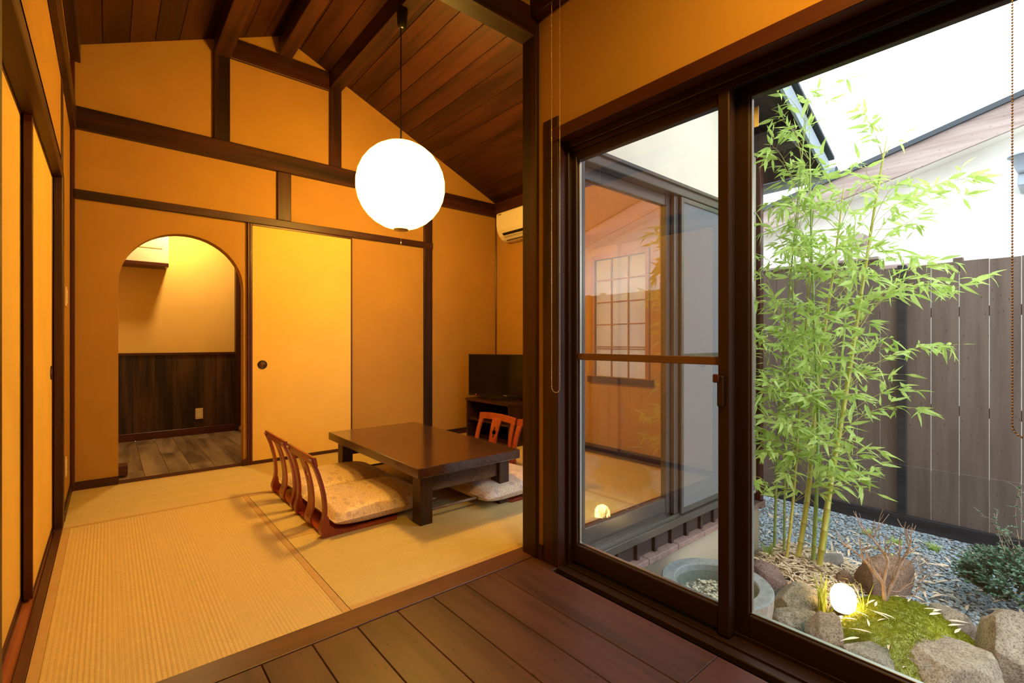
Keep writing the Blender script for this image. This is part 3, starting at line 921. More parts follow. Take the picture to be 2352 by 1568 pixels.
def make_chair():
    c = thing('legless_chair', (0, 0, 0), 'x', 'chair', 'legless chairs around the low table')
    for s in (-1, 1):
        yc = lambda q, s=s: s * (0.205 + 0.022 * (1 - q) ** 2 + 0.012 * math.sin(PI * q))
        hw = lambda q: 0.025 - 0.006 * math.sin(PI * q)
        bm = strip(lambda q: yc(q) - hw(q), lambda q: yc(q) + hw(q), 0.016)
        mesh_obj('side_post', bm, CHAIRW, (0, 0, 0), c)
    # top rail, gently bowed
    bm = bmesh.new(); rows = []
    for i in range(21):
        y = -0.238 + 0.476 * i / 20
        k = (y / 0.238) ** 2
        rows.append([bm.verts.new((-0.058 + dx + 0.014 * k, y, z - 0.010 * k)) for (dx, z) in ((-0.006, 0.398), (0.014, 0.394), (0.004, 0.444), (-0.014, 0.446))])
    for a_, b_ in zip(rows, rows[1:]):
        for k in range(4):
            l = (k + 1) % 4
            bm.faces.new((a_[k], a_[l], b_[l], b_[k]))
    bm.faces.new(rows[0][::-1]); bm.faces.new(rows[-1])
    bmesh.ops.recalc_face_normals(bm, faces=list(bm.faces))
    bmesh.ops.bevel(bm, geom=list(bm.edges), offset=0.002, segments=1, affect='EDGES')
    mesh_obj('top_rail', bm, CHAIRW, (0, 0, 0), c)
    # splat with four-lobed hole
    outer = []
    hwS = lambda q: 0.056 - 0.010 * math.sin(PI * min(1, q * 1.1))
    n = 22
    outer = [(-hwS(i / n), i / n) for i in range(n + 1)] + [(hwS(i / n), i / n) for i in range(n, -1, -1)]
    hole = []
    for i in range(40):
        w = 2 * PI * i / 40
        rr = 0.0125 + 0.0145 * abs(math.cos(2 * w)) ** 0.7
        hole.append((rr * math.cos(w) * 1.0, 0.68 + rr * math.sin(w) * 1.75 / PLEN[-1]))
    bm = bmesh.new(); ed = []
    for loop in (outer, hole):
        vs = [bm.verts.new((p, q, 0)) for p, q in loop]
        for i in range(len(vs)): ed.append(bm.edges.new((vs[i], vs[(i + 1) % len(vs)])))
    bmesh.ops.triangle_fill(bm, use_beauty=True, edges=ed)
    r = bmesh.ops.extrude_face_region(bm, geom=list(bm.faces))
    top = {g for g in r['geom'] if isinstance(g, bmesh.types.BMVert)}
    for v in bm.verts:
        p, nn = prof_at(v.co.y)
        o = -0.012 if v in top else -0.002
        v.co = Vector((p.x + nn.x * o, v.co.x, p.z + nn.z * o))
    bmesh.ops.recalc_face_normals(bm, faces=list(bm.faces))
    mesh_obj('splat', bm, CHAIRW, (0, 0, 0), c)
    bm = lathe_bm([(0.004, 0.0), (0.0045, 0.001), (0.006, 0.001), (0.006, 0.0)], 14)
    bmesh.ops.transform(bm, matrix=Matrix.Rotation(-PI / 2, 4, 'Y'), verts=list(bm.verts))
    mesh_obj('peg', bm, BEADB, (prof_at(0.12)[0].x - 0.0125, 0, 0.06), c)
    # bent seat board, side edges curve up to the back
    bm = bmesh.new(); rows = []
    for i in range(15):
        y = -0.243 + 0.486 * i / 14
        e = (abs(y) / 0.243) ** 4
        xe = 0.47 - 0.05 * e
        row = []
        for (x, z) in ((0.0, 0.012), (xe, 0.012), (xe, 0.0), (0.012, 0.0)):
            row.append(bm.verts.new((x, y, z)))
        rows.append(row)
    for a_, b_ in zip(rows, rows[1:]):
        for k in range(4):
            l = (k + 1) % 4
            bm.faces.new((a_[k], a_[l], b_[l], b_[k]))
    bm.faces.new(rows[0][::-1]); bm.faces.new(rows[-1])
    bmesh.ops.recalc_face_normals(bm, faces=list(bm.faces))
    mesh_obj('seat', bm, CHAIRW, (0, 0, 0.0006), c)
    for s in (-1, 1):          # curved fillet joining seat and posts
        pts = [(0.0, 0.0), (0.42, 0.0), (0.40, 0.018), (0.12, 0.018), (0.06, 0.032), (0.03, 0.06), (0.022, 0.11), (0.006, 0.11), (-0.003, 0.05)]
        y = s * 0.232
        prism('side_edge', pts, 'y', y - 0.011, y + 0.011, CHAIRW, c, origin=(0, 0, 0.0006))
    return c
def make_cushion():
    bm = bmesh.new(); n = 26
    H = 0.074; W = 0.275
    def pos(u, v, s):
        f = (1 - abs(u) ** 3.2) * (1 - abs(v) ** 3.2)
        h = H * max(0, f) ** 0.42
        pinch = 1 - 0.035 * (1 - abs(u * v)) * (max(abs(u), abs(v)) ** 4)
        wr = 0.0022 * math.sin(u * 19 + v * 3) * (abs(v) ** 6) + 0.0022 * math.sin(v * 21 - u * 4) * (abs(u) ** 6)
        return Vector((u * W * pinch, v * W * pinch, s * (h + (wr if s > 0 else 0)) + 0.003 * abs(u * v) ** 3))
    top = [[bm.verts.new(pos(-1 + 2 * i / n, -1 + 2 * j / n, 1)) for j in range(n + 1)] for i in range(n + 1)]
    bot = [[bm.verts.new(pos(-1 + 2 * i / n, -1 + 2 * j / n, -0.85)) for j in range(n + 1)] for i in range(n + 1)]
    for i in range(n):
        for j in range(n):
            bm.faces.new((top[i][j], top[i + 1][j], top[i + 1][j + 1], top[i][j + 1]))
            bm.faces.new((bot[i][j], bot[i][j + 1], bot[i + 1][j + 1], bot[i + 1][j]))
    bmesh.ops.remove_doubles(bm, verts=list(bm.verts), dist=1e-5)
    edge = []
    for k in range(n): edge.append(pos(-1 + 2 * k / n, -1, 0))
    for k in range(n): edge.append(pos(1, -1 + 2 * k / n, 0))
    for k in range(n): edge.append(pos(1 - 2 * k / n, 1, 0))
    for k in range(n + 1): edge.append(pos(-1, 1 - 2 * k / n, 0))
    for v in bm.verts: v.co.x *= 1.13
    edge = [Vector((p.x * 1.13, p.y, p.z)) for p in edge]
    c = mesh_obj('floor_cushion', bm, CUSH, (0, 0, 0), None, True)
    a = Acc(); a.add(*tube_arrays(edge, 0.0035, 6))
    a.build('piping', CUSH, (0, 0, 0), c)
    return c
# silk with faint swirling pattern
CUSH, nt, b_ = mat_new('patterned_silk')
v = coords(nt, (1, 1, 1), rnd=True)
wv = nd(nt, 'ShaderNodeTexWave'); wv.inputs['Scale'].default_value = 14; wv.inputs['Distortion'].default_value = 14; wv.inputs['Detail'].default_value = 1.5
wv.inputs['Detail Scale'].default_value = 1.6
nt.links.new(v, wv.inputs['Vector'])
c1 = ramp(nt, wv.outputs[0], [(0.0, (0.72, 0.57, 0.45)), (0.80, (0.70, 0.55, 0.43)), (0.93, (0.55, 0.38, 0.23))])
vo = nd(nt, 'ShaderNodeTexVoronoi'); vo.inputs['Scale'].default_value = 20
v2 = coords(nt, (1, 0.5, 1), rot=(0, 0, 0.6)); nt.links.new(v2, vo.inputs['Vector'])
mk = ramp(nt, vo.outputs['Distance'], [(0.26, (1, 1, 1)), (0.33, (0, 0, 0))])
mx = nd(nt, 'ShaderNodeMix', data_type='RGBA'); nt.links.new(mk, mx.inputs[0]); nt.links.new(c1, mx.inputs[6]); mx.inputs[7].default_value = (0.52, 0.38, 0.33, 1)
nt.links.new(mx.outputs[2], b_.inputs['Base Color']); b_.inputs['Roughness'].default_value = 0.42
b_.inputs['Sheen Weight'].default_value = 0.3

ch0 = make_chair(); cu0 = make_cushion()
chairs = [(0.880, 2.835, 0, 'near left legless wooden chair with open splat back, closest to the camera'),
          (0.884, 3.385, 0, 'far left legless wooden chair behind the nearest one, beside the sliding door'),
          (2.43, 3.12, PI, 'red-brown legless chair across the table in front of the television stand'),
          (2.43, 2.62, PI, 'right-hand legless chair half hidden behind the corner pillar')]
cush = [(1.235, 2.842, 0.0, 'pale patterned floor cushion on the nearest legless chair, left of the table leg'),
        (1.239, 3.392, 0.0, 'pale patterned floor cushion on the far left chair, half in the table shade'),
        (2.08, 3.12, PI, 'pale floor cushion under the table on the chair before the television'),
        (2.08, 2.62, PI, 'pale floor cushion at the right table end, cut by the corner pillar')]
for i, ((x, y, r, lb), (cx, cy, cr, cl)) in enumerate(zip(chairs, cush)):
    c = ch0 if i == 0 else copy_tree(ch0)
    c.location = (x, y, 0.0008); c.rotation_euler = (0, 0, r); c['label'] = lb
    k = cu0 if i == 0 else copy_tree(cu0)
    k.location = (cx, cy, 0.0125 + 0.0635); k.rotation_euler = (0, 0.0, cr + random.uniform(-0.03, 0.03))
    tag(k, cl, 'cushion', 'floor cushions on the legless chairs')

# ================================================================= TV, STAND, AIR CONDITIONER
st = thing('television_stand', (3.28, 3.97, 0), 'dark wooden open television stand in the far right corner', 'stand')
box('top_board', 3.00, 3.56, 3.60, 4.345, 0.408, 0.433, WY, st)
box('side_panel', 3.01, 3.56, 3.605, 3.625, 0.03, 0.408, WZ, st)
box('side_panel', 3.01, 3.56, 4.32, 4.34, 0.03, 0.408, WZ, st)
box('back_panel', 3.545, 3.56, 3.625, 4.32, 0.03, 0.408, WZ, st)
box('shelf', 3.02, 3.545, 3.625, 4.32, 0.20, 0.218, WY, st)
box('base_board', 3.01, 3.56, 3.605, 4.34, 0.002, 0.03, WY, st)
tv = thing('television', (3.26, 4.00, 0.434), 'black flat television angled on the corner stand', 'television')
tvm = Matrix.Rotation(math.atan2(-0.89, 0.45) + PI / 2, 4, 'Z')
def tvbox(name, a, m, parent=tv, bev=0.003):
    bm = bmesh.new(); bm_box(bm, *a, bev)
    bmesh.ops.transform(bm, matrix=tvm, verts=list(bm.verts))
    return mesh_obj(name, bm, m, (3.235, 3.95, 0.434), parent)
# local: x = thickness (front is -x), y = width
cs = tvbox('casing', (-0.012, 0.035, -0.43, 0.43, 0.028, 0.478), BLACK)
tvbox('screen', (-0.0135, -0.0122, -0.418, 0.418, 0.050, 0.466), SCREEN, cs, 0)
tvbox('stand_neck', (-0.01, 0.03, -0.05, 0.05, 0.008, 0.03), BLACK)
tvbox('stand_foot', (-0.09, 0.10, -0.21, 0.21, 0.0, 0.010), BLACK)
RED = emit('red_standby_light', (1, 0.03, 0.02), 3.0)
tvbox('standby_light', (-0.0145, -0.0125, 0.338, 0.343, 0.036, 0.041), RED, cs, 0)
tvbox('brand_mark', (-0.0142, -0.0124, -0.03, 0.01, 0.036, 0.043), STEEL, cs, 0)

ac = thing('air_conditioner', (3.60, 3.85, 2.19), 'cream wall air conditioner high on the right wall beside the pillar', 'air conditioner')
prf = [(3.598, 2.50), (3.375, 2.50), (3.360, 2.485), (3.358, 2.36), (3.370, 2.30), (3.400, 2.245), (3.445, 2.205), (3.50, 2.19), (3.598, 2.20)]
bm = bmesh.new(); rows = []
for y, sh in ((3.425, 0.012), (3.43, 0.003), (3.437, 0), (4.243, 0), (4.25, 0.003), (4.255, 0.012)):
    rows.append([bm.verts.new((3.48 + (p - 3.48) * (1 - sh * 4) - 3.60, y - 3.85, 2.345 + (q - 2.345) * (1 - sh * 4) - 2.19)) for p, q in prf])
for a_, b_ in zip(rows, rows[1:]):
    for k in range(len(prf)):
        l = (k + 1) % len(prf)
        bm.faces.new((a_[k], a_[l], b_[l], b_[k]))
bm.faces.new(rows[0][::-1]); bm.faces.new(rows[-1])
bmesh.ops.recalc_face_normals(bm, faces=list(bm.faces))
mesh_obj('housing', bm, WHITE, (3.60, 3.85, 2.19), ac)
def vane(name, xa, za, xb, zb, t, m):
    d = Vector((xb - xa, 0, zb - za)).normalized(); nn = Vector((-d.z, 0, d.x))
    P = [(xa, za), (xb, zb), (xb + nn.x * t, zb + nn.z * t), (xa + nn.x * t, za + nn.z * t)]
    prism(name, P, 'y', 3.50, 4.17, m, ac, origin=(3.60, 3.85, 2.19))
vane('air_outlet', 3.378, 2.262, 3.452, 2.190, 0.006, BLACK)
vane('louvre', 3.386, 2.232, 3.416, 2.222, 0.004, WHITE)
vane('louvre', 3.405, 2.212, 3.440, 2.196, 0.004, WHITE)
box('brand_mark', 3.3565, 3.3585, 4.16, 4.215, 2.468, 2.476, BLACK, ac, 0)

# switches and sockets
def plate(name, c, axis, w, h, label, cat, kind='socket'):
    t = thing(name, c, label, cat)
    def bx(nm, u0, u1, d0, d1, z0, z1, m):
        if axis == 'x': return box(nm, c[0] + d0, c[0] + d1, c[1] + u0, c[1] + u1, c[2] + z0, c[2] + z1, m, t, 0.0012)
        return box(nm, c[0] + u0, c[0] + u1, c[1] - d1, c[1] - d0, c[2] + z0, c[2] + z1, m, t, 0.0012)
    bx('plate', -w / 2, w / 2, 0, 0.007, -h / 2, h / 2, IVORY)
    if kind == 'socket':
        bx('socket_insert', -w * 0.24, w * 0.24, 0.007, 0.009, -h * 0.36, h * 0.36, WHITE)
        for z in (-0.02, 0.02):
            for u in (-0.007, 0.007):
                bx('slot', u - 0.0013, u + 0.0013, 0.009, 0.0096, z - 0.005, z + 0.005, BLACK)
    else:
        for z in (-0.03, 0, 0.03):
            bx('switch_key', -w * 0.24, w * 0.24, 0.007, 0.010, z - 0.013, z + 0.013, WHITE)
    return t
plate('wall_socket', (0.785, 6.4175, 0.235), 'y', 0.072, 0.120, 'ivory wall socket on the dark wainscot seen through the arch', 'socket')
plate('light_switch', (-0.2045, 4.06, 1.33), 'x', 0.072, 0.122, 'ivory light switch on the narrow left wall strip', 'switch', 'switch')
plate('wall_socket', (-0.2045, 4.04, 0.275), 'x', 0.072, 0.120, 'ivory wall socket low on the narrow left wall strip', 'socket')

# hall objects
hc = thing('wall_cabinet', (0.2, 6.30, 1.84), 'white box high on the hall wall with dark board underneath', 'cabinet')
box('cabinet_body', -0.12, 0.487, 6.20, 6.439, 1.872, 2.16, WHITE, hc, 0.004)
box('vent_slot', -0.05, 0.435, 6.196, 6.201, 2.02, 2.036, IVORY, hc, 0.001)
box('bottom_board', -0.13, 0.487, 6.19, 6.439, 1.835, 1.872, LACQX, hc, 0.002)
sh_ = thing('shoehorn_stand', (1.195, 6.28, 0), 'dark red stick with round ball foot at the right edge of the arch', 'shoehorn')
bm = lathe_bm([(0.0, 0.0), (0.034, 0.01), (0.045, 0.035), (0.034, 0.065), (0.0, 0.078)], 18)
mesh_obj('ball_foot', bm, BEADB, (1.195, 6.28, 0.001), sh_, True)
tube('stick', [(1.215, 6.28, 0.07), (1.222, 6.28, 0.28), (1.212, 6.28, 0.45)], [0.010, 0.016, 0.012], LACQ, sh_, 10)
tube('hook', [(1.212, 6.28, 0.45), (1.205, 6.28, 0.485), (1.19, 6.28, 0.47)], 0.004, STEEL, sh_, 6)
dk = thing('wooden_wedge', (0.08, 4.80, 0), 'small red-brown wooden block on the hall floor at the left foot of the arch', 'block')
box('block', 0.03, 0.115, 4.76, 4.90, 0.012, 0.085, FLOORX, dk, 0.004)
box('foot', 0.06, 0.09, 4.755, 4.775, 0.0005, 0.013, BLACK, dk, 0.002)

# ================================================================= GARDEN
def gz(x, y):
    d = math.hypot((x - 3.17) / 0.62, (y - 0.60) / 0.42)
    m = 0.20 * max(0, 1 - d ** 2.2)
    d2 = math.hypot((x - 3.75) / 0.55, (y - 1.30) / 0.5)
    return -0.605 + m + 0.045 * max(0, 1 - d2 ** 2)
def grid(name, x0, x1, y0, y1, nx, ny, fz_, mat, parent=None):
    V = [(x0 + (x1 - x0) * i / nx, y0 + (y1 - y0) * j / ny, fz_(x0 + (x1 - x0) * i / nx, y0 + (y1 - y0) * j / ny)) for i in range(nx + 1) for j in range(ny + 1)]
    F = [(i * (ny + 1) + j, (i + 1) * (ny + 1) + j, (i + 1) * (ny + 1) + j + 1, i * (ny + 1) + j + 1) for i in range(nx) for j in range(ny)]
    return raw_obj(name, V, F, mat, (0, 0, 0), parent, True)
grid('ground', 1.7, 5.6, -2.6, 1.72, 100, 110, gz, SOIL)['kind'] = 'structure'
grid('ground_side', 3.9, 5.6, 1.72, 5.2, 20, 40, lambda x, y: -0.605, SOIL)['kind'] = 'structure'
grid('ground_beyond', 5.6, 30, -30, 30, 10, 10, lambda x, y: -0.61, SOIL)['kind'] = 'structure'

# fence
FX = 5.20
fe = thing('board_fence', (FX, 1.0, -0.60), 'tall dark brown vertical board fence behind the bamboo', 'fence')
yb = 0.439 - 0.171 * 18
random.seed(11)
while yb < 5.3:
    top = 1.69 if yb < 1.0 else 1.775
    dx = random.uniform(-0.002, 0.002)
    box('board', FX + dx, FX + 0.014 + dx, yb + 0.0016, yb + 0.1694, -0.53, top + random.uniform(-0.004, 0.004), FENCE, fe, 0.002)
    yb += 0.171
box('rail', FX - 0.045, FX - 0.003, -2.6, 5.3, -0.535, -0.425, FRAIL, fe, 0.003)
box('rail', FX + 0.018, FX + 0.05, -2.6, 5.3, 1.25, 1.33, FRAIL, fe, 0.003)
box('rail', FX + 0.018, FX + 0.05, -2.6, 5.3, 0.45, 0.53, FRAIL, fe, 0.003)
box('cap_board', FX - 0.03, FX + 0.05, 1.13, 5.3, 1.778, 1.80, NBWOOD, fe, 0.002)
for y in (0.965, 3.0, -1.1):
    box('post', FX - 0.044, FX - 0.003, y - 0.03, y + 0.03, -0.425, 1.70, FRAIL, fe, 0.003)
for y in (0.485, 2.6, -1.4):
    box('foot', FX - 0.05, FX, y - 0.035, y + 0.035, -0.62, -0.535, FRAIL, fe, 0.003)
for k, y in enumerate((0.62, -0.9)):
    box('post_top', FX + 0.02, FX + 0.08, y - 0.03, y + 0.03, 1.60, 1.725, FENCE, fe, 0.003)

# neighbouring house
nb = thing('neighbour_house', (8.0, 1.0, -0.6), 'pale neighbouring house with sloping wooden verge rising above the fence', 'house')
YR = -0.7
def nz(y): return 2.70 + 0.32 - 0.258 * ((YR + abs(y - YR)) - 3.2)
def gable(name, x0, x1, lo, hi, mat):
    if lo is None: P = [(-9, -0.6), (9, -0.6), (9, nz(9) + hi), (YR, nz(YR) + hi), (-9, nz(-9) + hi)]
    else: P = [(-9, nz(-9) + lo), (YR, nz(YR) + lo), (9, nz(9) + lo), (9, nz(9) + hi), (YR, nz(YR) + hi), (-9, nz(-9) + hi)]
    prism(name, P, 'x', x0, x1, mat, nb, origin=(8, 1, -0.6))
gable('wall', 8.0, 8.2, None, -0.25, NBWALL)
gable('verge_board', 7.60, 7.64, -0.34, -0.03, NBWOOD)
gable('roof', 7.56, 12.0, -0.03, 0.03, ROOFM)
gable('soffit', 7.64, 8.0, -0.30, -0.26, NBWALL)
dh = thing('dark_house', (13.0, -7.0, -0.6), 'tall dark wooden house far off, seen only reflected in the courtyard glass', 'house')
box('wall', 12.6, 15.0, -22.0, -1.9, -0.6, 9.5, FENCE, dh, 0.01)
box('roof', 12.2, 15.4, -22.4, -1.5, 9.5, 9.7, ROOFM, dh, 0.01)
box('wall_plate', 7.70, 8.0, 1.85, 1.98, 2.36, 2.50, NBWOOD, nb, 0.004)
box('lower_rail', 7.55, 7.60, 1.3, 9.0, 1.95, 2.02, NBWOOD, nb, 0.004)
# half-round gutter end with hopper on the neighbour's wall
gt = thing('gutter_hopper', (7.5, 0.36, 2.9), 'grey rain gutter end with bracket under the neighbouring verge, right edge', 'gutter')
bm = bmesh.new(); lathe_bm([(0.055, -0.18), (0.07, -0.15), (0.12, 0.0), (0.14, 0.0), (0.14, 0.015), (0.115, 0.015)], 20, bm)
mesh_obj('hopper', bm, GUTTER, (7.55, 0.36, 3.05), gt, True)
box('bracket', 7.55, 8.0, 0.30, 0.42, 2.74, 2.88, GUTTER, gt, 0.01)
tube('downpipe', [(7.62, 0.33, 2.88), (7.8, 0.30, 2.5), (7.9, 0.29, -0.6)], 0.035, GUTTER, gt, 12)

# gravel (nobody could count it)
def scatter_stones(name, pts, smin, smax, mat, flat=0.55, seed=1, parent=None):
    rng = np.random.default_rng(seed)
    bm = bmesh.new(); bmesh.ops.create_icosphere(bm, subdivisions=1, radius=1.0)
    bm.verts.ensure_lookup_table()
    v0 = np.array([v.co[:] for v in bm.verts]); f0 = np.array([[v.index for v in f.verts] for f in bm.faces]); bm.free()
    n = len(pts); P = np.array(pts)
    s = rng.uniform(smin, smax, (n, 1)) * np.stack([rng.uniform(0.75, 1.3, n), rng.uniform(0.7, 1.1, n), rng.uniform(flat * 0.7, flat * 1.2, n)], 1)
    V = v0[None] * s[:, None, :] * rng.uniform(0.78, 1.18, (n, len(v0), 1))
    a = rng.uniform(0, 6.283, n); b = rng.uniform(-0.5, 0.5, n)
    ca, sa, cb, sb = np.cos(a), np.sin(a), np.cos(b), np.sin(b)
    x, y, z = V[..., 0], V[..., 1], V[..., 2]
    x, z = x * cb[:, None] + z * sb[:, None], -x * sb[:, None] + z * cb[:, None]
    x, y = x * ca[:, None] - y * sa[:, None], x * sa[:, None] + y * ca[:, None]
    V = np.stack([x, y, z], -1) + P[:, None, :]
    F = f0[None] + (np.arange(n) * len(v0))[:, None, None]
    o = raw_obj(name, V.reshape(-1, 3), F.reshape(-1, 3), mat, (0, 0, 0), parent)
    return o
rng = np.random.default_rng(4)
pts = []
while len(pts) < 27000:
    x = rng.uniform(3.3, 5.6); y = rng.uniform(-1.6, 3.4)
    if x < 3.95 and y > 1.55: continue
    d = math.hypot((x - 3.17) / 0.62, (y - 0.60) / 0.46)
    if d < 1.0: continue
    d2 = math.hypot((x - 3.72) / 0.42, (y - 1.32) / 0.34)
    if d2 < 1.0 and rng.random() > 0.12: continue
    pts.append((x, y, gz(x, y) + rng.uniform(0.0, 0.010)))
g_ = scatter_stones('gravel', pts, 0.008, 0.0165, GRAVEL, 0.6, 2)
tag(g_, 'blue-grey gravel covering the ground between bamboo and fence', 'gravel', kind='stuff')

# rocks
def rock(label, base, W, D, z0, z1, mat, seed, flatcuts=0, rot=None, back=None, rough=0.10, top=None):
    r = random.Random(seed)
    bm = bmesh.new(); bmesh.ops.create_icosphere(bm, subdivisions=5, radius=1.0)
    off = Vector((r.uniform(-9, 9), r.uniform(-9, 9), r.uniform(-9, 9)))
    planes = []
    for _ in range(flatcuts + 3):
        n_ = Vector((r.uniform(-1, 1), r.uniform(-1, 1), r.uniform(-0.5, 1))).normalized()
        planes.append((n_, r.uniform(0.62, 0.88)))
    if top: planes.append((Vector((0.08, -0.05, 1)).normalized(), top))
    for v in bm.verts:
        p = v.co.copy()
        q = Vector([math.copysign(abs(c) ** 0.80, c) for c in p])
        q *= 1 + rough * 2.0 * noise.noise(p * 0.9 + off) + rough * 0.8 * noise.noise(p * 2.3 + off) + rough * 0.3 * noise.noise(p * 6 + off)
        for (n_, d) in planes:
            e = q.dot(n_) - d
            if e > 0: q -= n_ * e * 0.93
        q *= 1 + 0.028 * noise.fractal(p * 3.0 + off, 0.7, 2.1, 5) - 0.05 * max(0, abs(noise.noise(p * 1.7 - off)) - 0.28)
        v.co = q
    H = z1 - z0
    for v in bm.verts:
        v.co = Vector((v.co.x * W / 2, v.co.y * D / 2, v.co.z * H / 2))
    zz = max(v.co.z for v in bm.verts)
    dirp = Vector((base[0], base[1], 0)).normalized()
    c = Vector((base[0], base[1], 0)) + dirp * (D * 0.42)
    o = mesh_obj('rock', bm, mat, (c.x, c.y, z1 - zz), None, True)
    o.rotation_euler = (0, 0, -math.radians(40.2) + (rot or 0))
    tag(o, label, 'rock', 'rocks around the moss bed')
    return o
R_TAN = stone('tan_rock', (0.27, 0.21, 0.145), (0.50, 0.42, 0.31), (0.38, 0.37, 0.32), 7, 0.9, pits=True)
R_GREY = stone('grey_green_rock', (0.15, 0.155, 0.105), (0.37, 0.34, 0.25), (0.50, 0.44, 0.35), 7, 0.9, pits=True)
R_PURP = stone('purple_brown_rock', (0.16, 0.11, 0.10), (0.27, 0.19, 0.17), None, 9, 0.9, pits=True)
R_ORAN = stone('orange_brown_rock', (0.22, 0.13, 0.085), (0.38, 0.25, 0.17), (0.30, 0.23, 0.19), 9, 1.0, pits=True)
R_DARK = stone('dark_grey_rock', (0.15, 0.15, 0.15), (0.28, 0.27, 0.25), None, 7, 0.7)
rock('purple-brown rough rock behind the stone basin', (3.20, 1.29), 0.26, 0.20, -0.66, -0.39, R_PURP, 1, 2)
rock('rounded brown-grey rock just left of the glowing lamp', (2.969, 1.03), 0.34, 0.24, -0.64, -0.375, R_GREY, 2, 1)
rock('rounded greenish rock in front of the white pebbles', (2.81, 0.965), 0.27, 0.20, -0.66, -0.42, R_GREY, 3, 0)
rock('angular tan rock below the lamp with a sharp top edge', (2.741, 0.815), 0.215, 0.20, -0.66, -0.37, R_TAN, 44, 5)
rock('small wedge-shaped rock between the angular and the long flat rock', (2.755, 0.775), 0.095, 0.07, -0.64, -0.44, R_TAN, 5, 3)
rock('long flat grey-green rock at the front edge of the moss', (2.696, 0.62), 0.36, 0.19, -0.68, -0.415, R_GREY, 6, 3, rot=-0.22, top=0.7)
rock('broad pale flat-topped rock at the bottom right of the moss bed', (2.83, 0.375), 0.50, 0.34, -0.70, -0.40, R_TAN, 7, 4, rot=0.05, top=0.62)
rock('tall tan boulder at the far right edge of the garden', (3.235, 0.165), 0.44, 0.34, -0.80, -0.275, R_TAN, 8, 3)
rock('low tan rock behind the moss under the dry leaves', (3.44, 0.46), 0.34, 0.22, -0.66, -0.415, R_TAN, 9, 2)
rock('pitted orange-brown boulder behind the leafless shrub', (3.766, 0.801), 0.36, 0.24, -0.70, -0.315, R_ORAN, 10, 3)
rock('dark grey stone lying behind the bamboo stems', (3.95, 1.161), 0.21, 0.16, -0.68, -0.485, R_DARK, 11, 2)
rock('small brown stone beside the orange-brown boulder', (3.72, 0.98), 0.12, 0.10, -0.64, -0.485, R_ORAN, 12, 2)

# stone water basin
BC = Vector((2.475, 1.245, -0.60))
bs = thing('stone_basin', BC, 'round grey stone water basin outside by the first glass pane', 'basin')
BAS = stone('basin_stone', (0.17, 0.21, 0.215), (0.25, 0.29, 0.29), None, 30, 0.1)
BASR = stone('basin_rough_side', (0.34, 0.30, 0.25), (0.50, 0.45, 0.38), None, 22, 0.9)
bm = lathe_bm([(0.196, 0.245), (0.204, 0.366), (0.210, 0.373), (0.270, 0.374), (0.276, 0.366)], 96)
for f in list(bm.faces):
    if len(f.verts) > 8: bm.faces.remove(f)
mesh_obj('rim', bm, BAS, BC, bs, False)
bm = lathe_bm([(0.276, 0.3665), (0.272, 0.30), (0.245, 0.14), (0.20, 0.0)], 64)
for f in list(bm.faces):
    if len(f.verts) > 8: bm.faces.remove(f)
mesh_obj('rough_side', bm, BASR, BC, bs, True)
bm = lathe_bm([(0.0, 0.10), (0.13, 0.12), (0.17, 0.18), (0.195, 0.26)], 48)
for f in list(bm.faces):
    if len(f.verts) > 8: bm.faces.remove(f)
mesh_obj('bowl', bm, R_DARK, BC, bs, True)
bm = bmesh.new(); bmesh.ops.create_circle(bm, cap_ends=True, segments=64, radius=0.207)
WATER = glass('clear_water', (0.86, 0.90, 0.82), 1.28)
mesh_obj('water', bm, WATER, BC + Vector((0, 0, 0.335)), bs)
rg = random.Random(8)
pts = []
for _ in range(480):
    a = rg.uniform(0, 2 * PI); q = math.sqrt(rg.random()) * 0.185
    pts.append((q * math.cos(a), q * math.sin(a), 0.282 + rg.uniform(-0.006, 0.014)))
o = scatter_stones('submerged_pebbles', pts, 0.005, 0.012, PEBBLE, 0.7, 5)
o.parent = bs; o.location = (0, 0, 0); o['kind'] = 'stuff'
bm = bmesh.new(); bmesh.ops.create_circle(bm, cap_ends=True, segments=40, radius=0.199)
mesh_obj('sand_bed', bm, R_DARK, BC + Vector((0, 0, 0.280)), bs)

# white pebbles, one by one
bm = bmesh.new(); bmesh.ops.create_icosphere(bm, subdivisions=2, radius=1.0)
pm = []
for k in range(4):
    b3 = bm.copy()
    for v in b3.verts: v.co *= 1 + 0.25 * noise.noise(v.co * 1.2 + Vector((k * 5, 2, 1)))
    me = bpy.data.meshes.new('pebble'); b3.to_mesh(me); b3.free(); me.materials.append(PEBBLE)
    me.polygons.foreach_set('use_smooth', [True] * len(me.polygons)); pm.append(me)
bm.free()
rg = random.Random(21)
placed = []
tries = 0
while len(placed) < 150 and tries < 20000:
    tries += 1
    x = rg.uniform(2.28, 3.05); y = rg.uniform(0.82, 1.38)
    if math.hypot(x - BC.x, y - BC.y) < 0.225: continue
    if y < 0.80 + (3.0 - x) * 0.30 or x + y < 3.35: continue
    if any(math.hypot(x - a, y - b_) < 0.023 for a, b_ in placed): continue
    placed.append((x, y))
    o = bpy.data.objects.new('white_pebble', rg.choice(pm)); COL.objects.link(o)
    o.location = (x, y, gz(x, y) + 0.009 + rg.uniform(0, 0.008)); s = rg.uniform(0.012, 0.020)
    o.scale = (s * rg.uniform(0.9, 1.3), s, s * 0.6); o.rotation_euler = (rg.uniform(-.3, .3), rg.uniform(-.3, .3), rg.uniform(0, 6))
    tag(o, 'small smooth white pebble lying between the stone basin and the rocks', 'pebble', 'white pebbles beside the basin')

